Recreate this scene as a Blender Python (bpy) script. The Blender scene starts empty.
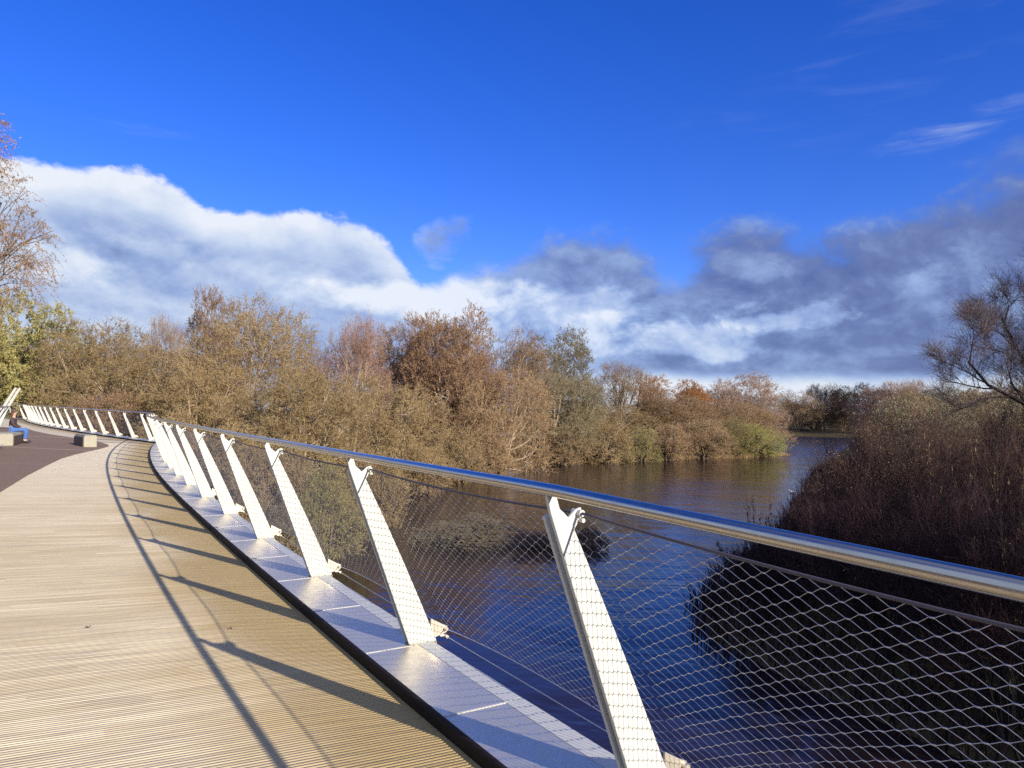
import bpy, bmesh, math, random
import numpy as np
from mathutils import Matrix, Vector, noise

S = bpy.context.scene
COL = S.collection
R_ = math.radians
PI = math.pi

# ------------------------------------------------------------------ camera
EYE = 6.6                      # eye height above the river
FPX = 750.0
cam_d = bpy.data.cameras.new('camera')
cam = bpy.data.objects.new('camera', cam_d)
COL.objects.link(cam)
cam_d.sensor_width = 36.0
cam_d.lens = FPX / 1024 * 36.0
cam_d.clip_start = 0.05
cam_d.clip_end = 9000
cam.matrix_world = (Matrix.Translation((0, 0, EYE)) @ Matrix.Rotation(R_(90 + 2.06), 4, 'X')
                    @ Matrix.Rotation(R_(0.41), 4, 'Z'))
S.camera = cam

# ------------------------------------------------------------------ light
SUN_TRAVEL = Vector((-2.64, 2.70, -1.45)).normalized()
SUN_EL = math.asin(-SUN_TRAVEL.z)
SUN_AZ = math.atan2(-SUN_TRAVEL.x, -SUN_TRAVEL.y)      # clockwise from +Y
sun_d = bpy.data.lights.new('sun', 'SUN')
sun_d.energy = 5.0
sun_d.angle = R_(0.5)
sun_d.color = (1.0, 0.90, 0.74)
sun = bpy.data.objects.new('sun', sun_d)
COL.objects.link(sun)
sun.rotation_mode = 'QUATERNION'
sun.rotation_quaternion = SUN_TRAVEL.to_track_quat('-Z', 'Y')
sun.location = (20, -20, 30)

S.view_settings.view_transform = 'Standard'
S.view_settings.look = 'None'
S.view_settings.exposure = 0.60
S.view_settings.gamma = 1.0
S.view_settings.use_curve_mapping = False
S.render.engine = 'CYCLES'
S.cycles.max_bounces = 6
S.cycles.transparent_max_bounces = 6
S.cycles.sample_clamp_indirect = 3.0
S.cycles.sample_clamp_direct = 10.0
S.cycles.caustics_reflective = False
S.cycles.caustics_refractive = False
try:
    S.cycles.use_denoising = False
except Exception:
    pass


# ------------------------------------------------------------------ node helpers
class N:
    """tiny wrapper for building node graphs"""
    def __init__(s, tree):
        s.t = tree
        s.n = tree.nodes
        s.l = tree.links

    def new(s, typ, **kw):
        n = s.n.new(typ)
        for k, v in kw.items():
            setattr(n, k, v)
        return n

    def put(s, sock, v):
        if hasattr(v, 'is_output') or isinstance(v, bpy.types.NodeSocket):
            s.l.new(v, sock)
        else:
            sock.default_value = v

    def m(s, op, a, b=None, c=None, clamp=False):
        n = s.new('ShaderNodeMath', operation=op)
        n.use_clamp = clamp
        s.put(n.inputs[0], a)
        if b is not None:
            s.put(n.inputs[1], b)
        if c is not None:
            s.put(n.inputs[2], c)
        return n.outputs[0]

    def smooth(s, x, lo, hi):
        n = s.new('ShaderNodeMapRange', interpolation_type='SMOOTHSTEP')
        s.put(n.inputs[0], x)
        n.inputs[1].default_value = lo
        n.inputs[2].default_value = hi
        return n.outputs[0]

    def lin(s, x, lo, hi, a=0.0, b=1.0):
        n = s.new('ShaderNodeMapRange')
        s.put(n.inputs[0], x)
        for i, v in enumerate((lo, hi, a, b)):
            n.inputs[i + 1].default_value = v
        return n.outputs[0]

    def mix(s, f, a, b, blend='MIX'):
        n = s.new('ShaderNodeMix', data_type='RGBA', blend_type=blend)
        s.put(n.inputs[0], f)
        for sock, v in ((n.inputs[6], a), (n.inputs[7], b)):
            if isinstance(v, tuple):
                sock.default_value = (*v[:3], 1)
            else:
                s.l.new(v, sock)
        return n.outputs[2]

    def noise(s, vec, scale, detail=4.0, rough=0.55, dist=0.0):
        n = s.new('ShaderNodeTexNoise')
        if vec is not None:
            s.l.new(vec, n.inputs['Vector'])
        n.inputs['Scale'].default_value = scale
        n.inputs['Detail'].default_value = detail
        n.inputs['Roughness'].default_value = rough
        n.inputs['Distortion'].default_value = dist
        return n.outputs['Fac']

    def comb(s, x, y, z=0.0):
        n = s.new('ShaderNodeCombineXYZ')
        s.put(n.inputs[0], x)
        s.put(n.inputs[1], y)
        s.put(n.inputs[2], z)
        return n.outputs[0]

    def sep(s, v):
        n = s.new('ShaderNodeSeparateXYZ')
        s.l.new(v, n.inputs[0])
        return n.outputs

    def curve(s, x, pts, lo, hi, vlo, vhi):
        """piecewise function through pts (x, value) as a float curve"""
        xn = s.lin(x, lo, hi)
        n = s.new('ShaderNodeFloatCurve')
        s.l.new(xn, n.inputs['Value'])
        c = n.mapping.curves[0]
        n.mapping.use_clip = False
        q = [((px - lo) / (hi - lo), (v - vlo) / (vhi - vlo)) for px, v in pts]
        c.points[0].location = q[0]
        c.points[1].location = q[-1]
        for p in q[1:-1]:
            c.points.new(*p)
        n.mapping.update()
        return s.m('MULTIPLY_ADD', n.outputs[0], vhi - vlo, vlo)


# ------------------------------------------------------------------ world: clear sky with a cloud bank
def az_px(px):
    return math.degrees(math.atan((px - 512) / FPX))


def el_px(px, py):
    return math.degrees(math.atan((411 + 0.007 * (px - 512) - py) / math.hypot(FPX, px - 512)))


def build_world():
    w = bpy.data.worlds.new('World')
    S.world = w
    w.use_nodes = True
    g = N(w.node_tree)
    for n in list(g.n):
        g.n.remove(n)
    out = g.new('ShaderNodeOutputWorld')
    sky = g.new('ShaderNodeTexSky', sky_type='NISHITA')
    sky.sun_disc = False
    sky.sun_elevation = SUN_EL
    sky.sun_rotation = SUN_AZ
    sky.altitude = 0
    sky.air_density = 1.0
    sky.dust_density = 0.4
    sky.ozone_density = 2.0
    hs = g.new('ShaderNodeHueSaturation')
    hs.inputs['Saturation'].default_value = 1.40
    hs.inputs['Hue'].default_value = 0.512
    hs.inputs['Value'].default_value = 1.0
    g.l.new(sky.outputs[0], hs.inputs['Color'])
    skyc = g.mix(1.0, hs.outputs[0], (0.50, 0.62, 1.16), 'MULTIPLY')
    STR = 0.115
    d = g.new('ShaderNodeTexCoord').outputs['Generated']
    x, y, z = g.sep(d)
    az = g.m('MULTIPLY', g.m('ARCTAN2', x, y), 180 / PI)
    el = g.m('MULTIPLY', g.m('ARCSINE', z), 180 / PI)
    # noise in angle space, wisps slightly flattened
    def nz(daz, dele, sa, se, w, det, rough, dist):
        v = g.comb(g.m('MULTIPLY', g.m('ADD', az, daz), sa), g.m('MULTIPLY', g.m('ADD', el, dele), se), w)
        return g.m('SUBTRACT', g.noise(v, 1.0, det, rough, dist), 0.5)
    n1 = nz(0, 0, .13, .19, 3.7, 9, .58, .25)
    n1b = nz(.5, .9, .13, .19, 3.7, 9, .58, .25)
    n2 = nz(0, 0, .06, .12, 9.1, 7, .55, .1)
    n3 = nz(0, 0, .42, .60, 5.5, 8, .62, .3)
    top_px = [(-150, 165), (0, 160), (60, 166), (110, 168), (160, 176), (200, 202), (260, 210), (330, 217),
              (380, 236), (405, 262), (430, 283), (455, 268), (500, 256), (560, 236), (600, 234), (645, 256),
              (672, 274), (700, 254), (755, 230), (800, 234), (850, 236), (900, 212), (960, 182), (1024, 158), (1150, 130), (1300, 120)]
    pts = [(az_px(a), el_px(a, b)) for a, b in top_px]
    pts = [(-180, 62), (-95, 58), (-75, 30)] + pts + [(62, 24), (80, 55), (180, 62)]  # unseen clouds to the sides and behind, added as pale fill light
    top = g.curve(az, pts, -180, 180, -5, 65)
    amp = g.curve(az, [(-180, 5), (-60, 2.6), (-10, 3.0), (0, 5.5), (15, 7.0), (40, 7.0), (180, 6)], -180, 180, 0, 10)
    soft = g.curve(az, [(-180, 2), (-40, .7), (-12, .8), (-3, 2.1), (10, 2.7), (40, 3.2), (180, 6)], -180, 180, 0, 10)
    h = g.m('SUBTRACT', g.m('MULTIPLY_ADD', n3, g.m('MULTIPLY', amp, .60), g.m('MULTIPLY_ADD', n1, amp, top)), el)          # degrees below the cloud top
    dens = g.m('DIVIDE', h, soft)
    dens = g.smooth(g.m('ADD', dens, 0.35), 0.0, 1.0)

    def blob(px, py, rx, ry, na=0.5, rot=0.0):
        a = g.m('DIVIDE', g.m('SUBTRACT', az, az_px(px)), rx)
        e0 = g.m('SUBTRACT', el, el_px(px, py))
        if rot:
            e0 = g.m('SUBTRACT', e0, g.m('MULTIPLY', g.m('SUBTRACT', az, az_px(px)), rot))
        e = g.m('DIVIDE', e0, ry)
        r2 = g.m('ADD', g.m('MULTIPLY', a, a), g.m('MULTIPLY', e, e))
        return g.smooth(g.m('SUBTRACT', g.m('SUBTRACT', 1.0, r2), g.m('MULTIPLY', n1, -4 * na)), 0.0, 0.9)

    small = g.m('MULTIPLY', blob(448, 238, 3.4, 2.3, 1.3, 0.35), 0.9)
    haze_u = g.m('MULTIPLY', blob(985, 190, 7, 4.0, 1.2, 0.3), 0.35)
    dens = g.m('MULTIPLY', dens, g.curve(az, [(-180, .95), (-10, .97), (0, .92), (20, .93), (180, .95)], -180, 180, 0, 1))
    veil = g.m('MULTIPLY', g.smooth(el, 42, 75), 0.38)  # unseen overhead veil, added to pale what the handrail reflects
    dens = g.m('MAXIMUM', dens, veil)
    dens = g.m('MAXIMUM', g.m('MAXIMUM', dens, small), haze_u)
    # lit / shaded parts of the bank
    rim = g.smooth(h, 3.6, 0.2)
    base = g.curve(az, [(-180, .5), (-60, .66), (-20, .60), (-10, .56), (-4, .50), (2, .40), (12, .30), (25, .24), (40, .20), (180, .5)], -180, 180, 0, 1)
    rimw = g.curve(az, [(-180, .4), (-15, .42), (-6, .12), (5, .0), (40, .03), (180, .4)], -180, 180, 0, 1)
    t = g.m('MULTIPLY_ADD', rim, rimw, base)
    t = g.m('MULTIPLY_ADD', n2, .62, t)
    t = g.m('MULTIPLY_ADD', small, -.34, t)
    t = g.m('MULTIPLY_ADD', n3, .42, t)
    low = g.m('MULTIPLY', g.smooth(h, 2.0, 8.0), g.smooth(az, -8, 2))
    t = g.m('MULTIPLY_ADD', g.m('MULTIPLY', low, g.m('ADD', n1, .24)), .40, t)
    t = g.m('MULTIPLY_ADD', g.m('SUBTRACT', n1, n1b), .9, t)
    for px, py, rx, ry, k, na in ((560, 318, 10, 2.4, .18, 1.6), (470, 292, 6, 2.0, .24, 1.4), (780, 312, 4.6, 1.2, .20, 2.6),
                                  (60, 262, 6, 1.4, .22, .8), (400, 296, 8, 1.8, .34, .8), (650, 340, 9, 1.8, .26, 1.4),
                                  (850, 190, 9, 3.0, .10, .8), (745, 270, 4, 1.7, .12, 1.0)):
        t = g.m('MULTIPLY_ADD', blob(px, py, rx, ry, na, -0.05 if px != 785 else .16), k, t)
    # pale band low over the horizon on the right
    band = g.m('MULTIPLY', g.smooth(g.m('ADD', el, g.m('MULTIPLY', n1, 1.5)), 3.2, 1.9), g.smooth(az, 3.0, 10.0))
    t = g.m('MULTIPLY_ADD', band, 0.62, t)
    tc = g.m('MINIMUM', g.m('MAXIMUM', t, 0.0), 1.0)
    ramp = g.new('ShaderNodeValToRGB')
    g.l.new(tc, ramp.inputs[0])
    cr = ramp.color_ramp
    k = 0.64
    stops = [(0.0, (.090, .130, .325)), (0.25, (.165, .225, .46)), (0.5, (.32, .44, .74)), (0.75, (.58, .69, .90)), (1.0, (.86, .91, 1.0))]
    cr.elements[0].position = 0.0
    cr.elements[0].color = (*[c * k for c in stops[0][1]], 1)
    cr.elements[1].position = 1.0
    cr.elements[1].color = (*[c * k for c in stops[-1][1]], 1)
    for p, c in stops[1:-1]:
        e = cr.elements.new(p)
        e.color = (*[q * k for q in c], 1)
    # cirrus
    vc = g.comb(g.m('MULTIPLY', g.m('SUBTRACT', az, g.m('MULTIPLY', el, 1.2)), 0.10), g.m('MULTIPLY', el, 0.75), 1.3)
    nc = g.noise(vc, 1.0, 6, 0.62, 0.4)
    cir = g.m('MULTIPLY', blob(965, 122, 6.0, 1.4, 0.6, 0.17), g.smooth(nc, 0.42, 0.72))
    cir2 = g.m('MULTIPLY', blob(860, 60, 14, 5.0, 0.8, 0.2), g.smooth(nc, 0.45, 0.8))
    cir3 = g.m('MULTIPLY', blob(115, 124, 5, 0.8, 0.6, 0.0), g.smooth(nc, 0.45, 0.7))
    calpha = g.m('ADD', g.m('MULTIPLY', cir, 0.34), g.m('ADD', g.m('MULTIPLY', cir2, 0.07), g.m('MULTIPLY', cir3, 0.06)))
    skys = g.mix(1.0, skyc, (STR, STR, STR), 'MULTIPLY')
    c1 = g.mix(calpha, skys, (.40, .45, .56))
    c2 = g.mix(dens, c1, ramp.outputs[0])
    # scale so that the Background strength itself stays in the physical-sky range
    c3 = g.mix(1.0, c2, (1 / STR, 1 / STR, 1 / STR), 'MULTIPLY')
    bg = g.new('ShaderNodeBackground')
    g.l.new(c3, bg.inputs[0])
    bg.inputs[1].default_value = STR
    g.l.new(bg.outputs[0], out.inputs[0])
    w.cycles.sampling_method = 'MANUAL'
    w.cycles.sample_map_resolution = 512


build_world()


# ------------------------------------------------------------------ object helpers
def link(o, parent=None):
    COL.objects.link(o)
    if parent is not None:
        o.parent = parent
    return o


def empty(name, M=None):
    o = bpy.data.objects.new(name, None)
    o.empty_display_size = 0.3
    if M is not None:
        o.matrix_world = M
    return link(o)


def tag(o, label=None, cat=None, group=None, kind=None):
    if label:
        o['label'] = label
    if cat:
        o['category'] = cat
    if group:
        o['group'] = group
    if kind:
        o['kind'] = kind
    return o


def mesh_obj(name, me, mat=None, parent=None, M=None):
    o = bpy.data.objects.new(name, me)
    if mat is not None and not me.materials:
        for mm in (mat if isinstance(mat, (list, tuple)) else [mat]):
            me.materials.append(mm)
    if M is not None:
        o.matrix_world = M
    return link(o, parent)


def np_mesh(name, V, F3=None, F4=None, attrs=None, mi3=None, mi4=None, smooth=False):
    """mesh from numpy arrays of triangles and quads"""
    me = bpy.data.meshes.new(name)
    V = np.asarray(V, dtype=np.float32)
    F3 = np.zeros((0, 3), int) if F3 is None else np.asarray(F3)
    F4 = np.zeros((0, 4), int) if F4 is None else np.asarray(F4)
    n3, n4 = len(F3), len(F4)
    me.vertices.add(len(V))
    me.vertices.foreach_set('co', V.ravel())
    me.loops.add(n3 * 3 + n4 * 4)
    me.loops.foreach_set('vertex_index', np.concatenate([F3.ravel(), F4.ravel()]).astype(np.int32))
    me.polygons.add(n3 + n4)
    ls = np.concatenate([np.arange(n3) * 3, n3 * 3 + np.arange(n4) * 4]).astype(np.int32)
    me.polygons.foreach_set('loop_start', ls)
    if mi3 is not None or mi4 is not None:
        mi = np.concatenate([np.zeros(n3) if mi3 is None else mi3, np.zeros(n4) if mi4 is None else mi4]).astype(np.int32)
        me.polygons.foreach_set('material_index', mi)
    if smooth:
        me.polygons.foreach_set('use_smooth', np.ones(n3 + n4, dtype=bool))
    for k, a in (attrs or {}).items():
        at = me.attributes.new(k, 'FLOAT', 'POINT')
        at.data.foreach_set('value', np.asarray(a, dtype=np.float32))
    me.update(calc_edges=True)
    me.validate()
    return me


class MB:
    """collects boxes, tubes and strips into one mesh"""
    def __init__(s):
        s.v = []
        s.f = []
        s.mi = []

    def add(s, vs, fs, mi=0):
        b = len(s.v)
        s.v += [tuple(p) for p in vs]
        s.f += [tuple(b + i for i in f) for f in fs]
        s.mi += [mi] * len(fs)

    def prism(s, poly, y0, y1, mi=0):
        """polygon in x,z extruded along y"""
        n = len(poly)
        vs = [(x, y0, z) for x, z in poly] + [(x, y1, z) for x, z in poly]
        fs = [tuple(range(n)), tuple(range(2 * n - 1, n - 1, -1))]
        fs += [(i, i + n, (i + 1) % n + n, (i + 1) % n) for i in range(n)]
        s.add(vs, fs, mi)

    def box(s, a, b, mi=0, M=None):
        x0, y0, z0 = a
        x1, y1, z1 = b
        vs = [Vector(p) for p in ((x0, y0, z0), (x1, y0, z0), (x1, y1, z0), (x0, y1, z0), (x0, y0, z1), (x1, y0, z1), (x1, y1, z1), (x0, y1, z1))]
        if M is not None:
            vs = [M @ p for p in vs]
        s.add(vs, [(3, 2, 1, 0), (4, 5, 6, 7), (0, 1, 5, 4), (1, 2, 6, 5), (2, 3, 7, 6), (3, 0, 4, 7)], mi)

    def tube(s, pts, rad, sides=8, mi=0, cap=True):
        pts = [Vector(p) for p in pts]
        n = len(pts)
        if not hasattr(rad, '__len__'):
            rad = [rad] * n
        vs, fs = [], []
        ref = None
        for i, p in enumerate(pts):
            t = (pts[min(i + 1, n - 1)] - pts[max(i - 1, 0)])
            if t.length < 1e-9:
                t = Vector((0, 0, 1))
            t.normalize()
            if ref is None:
                ref = Vector((0, 0, 1)) if abs(t.z) < 0.9 else Vector((1, 0, 0))
            u = t.cross(ref)
            if u.length < 1e-6:
                u = t.orthogonal()
            u.normalize()
            w = u.cross(t)
            ref = w
            for k in range(sides):
                a = 2 * PI * k / sides
                vs.append(p + (u * math.cos(a) + w * math.sin(a)) * rad[i])
        for i in range(n - 1):
            for k in range(sides):
                k2 = (k + 1) % sides
                fs.append((i * sides + k, i * sides + k2, (i + 1) * sides + k2, (i + 1) * sides + k))
        if cap:
            fs.append(tuple(range(sides - 1, -1, -1)))
            fs.append(tuple((n - 1) * sides + k for k in range(sides)))
        s.add(vs, fs, mi)

    def ball(s, c, r, seg=10, rings=7, mi=0, M=None):
        c = Vector(c)
        if not hasattr(r, '__len__'):
            r = (r, r, r)
        vs = []
        for i in range(rings + 1):
            a = PI * i / rings
            for k in range(seg):
                b = 2 * PI * k / seg
                p = Vector((r[0] * math.sin(a) * math.cos(b), r[1] * math.sin(a) * math.sin(b), r[2] * math.cos(a)))
                vs.append(c + (M @ p if M is not None else p))
        fs = [(i * seg + k, (i + 1) * seg + k, (i + 1) * seg + (k + 1) % seg, i * seg + (k + 1) % seg) for i in range(rings) for k in range(seg)]
        s.add(vs, fs, mi)

    def mesh(s, name, smooth=False, bevel=0.0):
        me = bpy.data.meshes.new(name)
        me.from_pydata([tuple(p) for p in s.v], [], s.f)
        me.polygons.foreach_set('material_index', s.mi)
        bm = bmesh.new()
        bm.from_mesh(me)
        bmesh.ops.remove_doubles(bm, verts=bm.verts, dist=1e-5)
        bmesh.ops.recalc_face_normals(bm, faces=bm.faces)
        if bevel:
            ed = [e for e in bm.edges if len(e.link_faces) == 2 and e.calc_face_angle(0) > 0.6]
            bmesh.ops.bevel(bm, geom=ed, offset=bevel, segments=1, affect='EDGES', profile=0.5)
        bm.to_mesh(me)
        bm.free()
        if smooth:
            me.polygons.foreach_set('use_smooth', [True] * len(me.polygons))
        me.update()
        return me

    def build(s, name, mat, parent=None, smooth=False, bevel=0.0, M=None):
        return mesh_obj(name, s.mesh(name, smooth, bevel), mat, parent, M)


# ------------------------------------------------------------------ materials
def material(name):
    m = bpy.data.materials.new(name)
    m.use_nodes = True
    g = N(m.node_tree)
    for n in list(g.n):
        g.n.remove(n)
    out = g.new('ShaderNodeOutputMaterial')
    p = g.new('ShaderNodeBsdfPrincipled')
    g.l.new(p.outputs[0], out.inputs[0])
    return m, g, p, out


def simple(name, col, rough=0.5, metal=0.0, var=0.15, scale=20.0, bump=0.0, spec=0.5):
    m, g, p, out = material(name)
    co = g.new('ShaderNodeTexCoord').outputs['Object']
    n = g.noise(co, scale, 5, 0.6)
    c = g.mix(n, tuple(v * (1 - var) for v in col), tuple(min(1, v * (1 + var)) for v in col))
    g.l.new(c, p.inputs['Base Color'])
    p.inputs['Metallic'].default_value = metal
    p.inputs['Specular IOR Level'].default_value = spec
    g.l.new(g.lin(n, 0.3, 0.7, max(0.02, rough - 0.06), rough + 0.06), p.inputs['Roughness'])
    if bump:
        b = g.new('ShaderNodeBump')
        b.inputs['Strength'].default_value = bump
        b.inputs['Distance'].default_value = 0.01
        g.l.new(n, b.inputs['Height'])
        g.l.new(b.outputs[0], p.inputs['Normal'])
    return m


def mat_post():
    m, g, p, out = material('white_post_paint')
    co = g.new('ShaderNodeTexCoord').outputs['Object']
    x, y, z = g.sep(co)
    n = g.noise(co, 9, 5, 0.6)
    foot = g.m('MULTIPLY', g.smooth(g.m('ADD', z, g.m('MULTIPLY', n, 0.05)), 0.055, 0.02), 0.75)
    v = g.comb(g.m('MULTIPLY', x, 60.0), g.m('MULTIPLY', y, 60.0), g.m('MULTIPLY', z, 3.0))
    st = g.noise(v, 1.0, 3, 0.5)
    c = g.mix(g.m('MULTIPLY', g.smooth(st, .5, .8), .12), (.57, .57, .535), (.42, .40, .34))
    c = g.mix(foot, c, (.17, .15, .07))
    g.l.new(c, p.inputs['Base Color'])
    p.inputs['Roughness'].default_value = 0.42
    return m


def mat_steel(name, rough, col, metal=1.0, dirt=0.25):
    m, g, p, out = material(name)
    co = g.new('ShaderNodeTexCoord').outputs['Object']
    n = g.noise(co, 14, 5, 0.65)
    n2 = g.noise(co, 220, 2, 0.5)
    c = g.mix(g.m('MULTIPLY', g.smooth(n, .45, .75), dirt), col, tuple(v * .6 for v in col))
    g.l.new(c, p.inputs['Base Color'])
    p.inputs['Metallic'].default_value = metal
    r = g.m('ADD', g.lin(n, .3, .7, rough - .05, rough + .07), g.m('MULTIPLY', g.m('SUBTRACT', n2, .5), .06))
    g.l.new(r, p.inputs['Roughness'])
    return m


def mat_deck():
    """weathered grooved planks; UV = (metres in from the post line, metres along the path)"""
    m, g, p, out = material('weathered_deck_wood')
    uv = g.new('ShaderNodeUVMap')
    u, v, _ = g.sep(uv.outputs[0])
    bv = g.m('DIVIDE', v, 0.14)
    board = g.m('FLOOR', bv)
    fr = g.m('FRACT', bv)
    row = g.m('FLOOR', g.m('DIVIDE', g.m('ADD', u, g.m('MULTIPLY', g.m('FRACT', g.m('MULTIPLY', board, 0.37)), 2.4)), 2.4))
    wn = g.new('ShaderNodeTexWhiteNoise', noise_dimensions='2D')
    g.l.new(g.comb(board, row), wn.inputs['Vector'])
    tone = wn.outputs['Value']
    grain = g.noise(g.comb(g.m('MULTIPLY', u, 1.6), g.m('MULTIPLY', v, 60.0), g.m('MULTIPLY', tone, 20)), 1.0, 5, 0.6)
    blot = g.noise(g.comb(u, v), 0.55, 5, 0.6)
    band = g.noise(g.comb(g.m('MULTIPLY', u, .12), g.m('MULTIPLY', v, 1.3)), 1.0, 4, 0.6)
    c = g.mix(tone, (.54, .445, .285), (.70, .60, .415))
    c = g.mix(g.smooth(grain, .35, .75), c, (.38, .295, .21))
    c = g.mix(g.m('MULTIPLY', g.smooth(blot, .42, .72), .38), c, (.66, .57, .41))
    c = g.mix(g.m('MULTIPLY', g.smooth(band, .46, .66), .32), c, (.45, .36, .24))
    # paler grey further along, and the unworn ochre strip beside the railing kerb
    grey = g.smooth(v, -8.0, 8.0)
    c = g.mix(g.m('MULTIPLY', grey, .55), c, (.65, .58, .47))
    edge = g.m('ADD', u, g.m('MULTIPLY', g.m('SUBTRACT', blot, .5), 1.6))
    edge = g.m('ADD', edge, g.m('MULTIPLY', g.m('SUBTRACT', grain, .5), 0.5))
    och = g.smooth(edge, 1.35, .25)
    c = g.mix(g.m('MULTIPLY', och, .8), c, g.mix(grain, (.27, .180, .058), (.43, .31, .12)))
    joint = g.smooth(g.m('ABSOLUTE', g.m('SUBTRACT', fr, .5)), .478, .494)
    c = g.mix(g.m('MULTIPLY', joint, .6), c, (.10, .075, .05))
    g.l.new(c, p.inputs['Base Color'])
    p.inputs['Roughness'].default_value = 0.78
    b = g.new('ShaderNodeBump')
    b.inputs['Strength'].default_value = .5
    b.inputs['Distance'].default_value = .006
    g.l.new(grain, b.inputs['Height'])
    g.l.new(b.outputs[0], p.inputs['Normal'])
    return m


def mat_resin():
    m, g, p, out = material('brown_resin_paving')
    co = g.new('ShaderNodeTexCoord').outputs['Object']
    x, y, z = g.sep(co)
    fine = g.noise(co, 160, 3, .7)
    big = g.noise(co, .5, 4, .6)
    st = g.noise(g.comb(g.m('MULTIPLY', g.m('ADD', x, g.m('MULTIPLY', y, .1)), .08), g.m('MULTIPLY', y, 1.1)), 1.0, 3, .6)
    c = g.mix(fine, (.12, .072, .050), (.27, .18, .125))
    c = g.mix(g.m('MULTIPLY', g.smooth(big, .4, .7), .5), c, (.19, .125, .085))
    c = g.mix(g.m('MULTIPLY', g.smooth(st, .52, .7), .5), c, (.23, .165, .13))
    g.l.new(c, p.inputs['Base Color'])
    p.inputs['Roughness'].default_value = .9
    b = g.new('ShaderNodeBump')
    b.inputs['Strength'].default_value = .4
    b.inputs['Distance'].default_value = .004
    g.l.new(fine, b.inputs['Height'])
    g.l.new(b.outputs[0], p.inputs['Normal'])
    return m


def mat_water():
    m, g, p, out = material('river_water')
    co = g.new('ShaderNodeTexCoord').outputs['Object']
    x, y, z = g.sep(co)
    a = g.m('ADD', g.m('MULTIPLY', x, .8), g.m('MULTIPLY', y, -.35))
    b_ = g.m('ADD', g.m('MULTIPLY', x, .35), g.m('MULTIPLY', y, .8))
    n1 = g.noise(g.comb(g.m('MULTIPLY', a, 1.2), g.m('MULTIPLY', b_, 2.0)), 1.0, 4, .55, .6)
    n2 = g.noise(g.comb(g.m('MULTIPLY', a, .16), g.m('MULTIPLY', b_, .26)), 1.0, 4, .55, 1.2)
    n3 = g.noise(g.comb(g.m('MULTIPLY', a, .07), g.m('MULTIPLY', b_, .05)), 1.0, 3, .5, .8)
    hgt = g.m('MULTIPLY_ADD', n2, 1.6, g.m('MULTIPLY', n1, g.lin(n3, .35, .65, .10, .60)))
    bm = g.new('ShaderNodeBump')
    bm.inputs['Strength'].default_value = .24
    bm.inputs['Distance'].default_value = .22
    g.l.new(hgt, bm.inputs['Height'])
    g.l.new(bm.outputs[0], p.inputs['Normal'])
    p.inputs['Base Color'].default_value = (.020, .012, .014, 1)
    p.inputs['IOR'].default_value = 1.33
    patch = g.noise(g.comb(g.m('MULTIPLY', a, .035), g.m('MULTIPLY', b_, .035)), 1.0, 3, .5, .6)
    far = g.m('MULTIPLY', g.smooth(x, 18, 48), g.smooth(y, 80, 125))
    g.l.new(g.m('ADD', g.lin(patch, .42, .62, .04, .14), g.m('MULTIPLY', far, .13)), p.inputs['Roughness'])
    p.inputs['Specular IOR Level'].default_value = .55
    return m


def mat_ground():
    m, g, p, out = material('bank_earth')
    co = g.new('ShaderNodeTexCoord').outputs['Object']
    n = g.noise(co, .35, 6, .65)
    f = g.noise(co, 6, 5, .7)
    c = g.mix(n, (.035, .026, .016), (.10, .08, .035))
    c = g.mix(g.m('MULTIPLY', f, .6), c, (.11, .085, .045))
    g.l.new(c, p.inputs['Base Color'])
    p.inputs['Roughness'].default_value = .95
    p.inputs['Specular IOR Level'].default_value = .1
    b = g.new('ShaderNodeBump')
    b.inputs['Strength'].default_value = .8
    b.inputs['Distance'].default_value = .1
    g.l.new(f, b.inputs['Height'])
    g.l.new(b.outputs[0], p.inputs['Normal'])
    return m


def mat_leaf(name, c1, c2, trans=.34, rough=.6):
    m, g, p, out = material(name)
    at = g.new('ShaderNodeAttribute', attribute_name='tone')
    oi = g.new('ShaderNodeObjectInfo')
    co = g.new('ShaderNodeTexCoord').outputs['Object']
    big = g.noise(co, .45, 3, .6)
    f = g.m('ADD', g.m('MULTIPLY', at.outputs['Fac'], .55), g.m('MULTIPLY', g.smooth(big, .3, .7), .45))
    c = g.mix(f, c1, c2)
    k = g.lin(oi.outputs['Random'], 0, 1, .86, 1.14)
    hs = g.new('ShaderNodeHueSaturation')
    g.l.new(c, hs.inputs['Color'])
    g.l.new(k, hs.inputs['Value'])
    g.l.new(hs.outputs[0], p.inputs['Base Color'])
    p.inputs['Roughness'].default_value = rough
    p.inputs['Specular IOR Level'].default_value = .25
    if trans:
        tr = g.new('ShaderNodeBsdfTranslucent')
        g.l.new(hs.outputs[0], tr.inputs[0])
        mx = g.new('ShaderNodeMixShader')
        mx.inputs[0].default_value = trans
        g.l.new(p.outputs[0], mx.inputs[1])
        g.l.new(tr.outputs[0], mx.inputs[2])
        g.l.new(mx.outputs[0], out.inputs[0])
    return m


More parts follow.
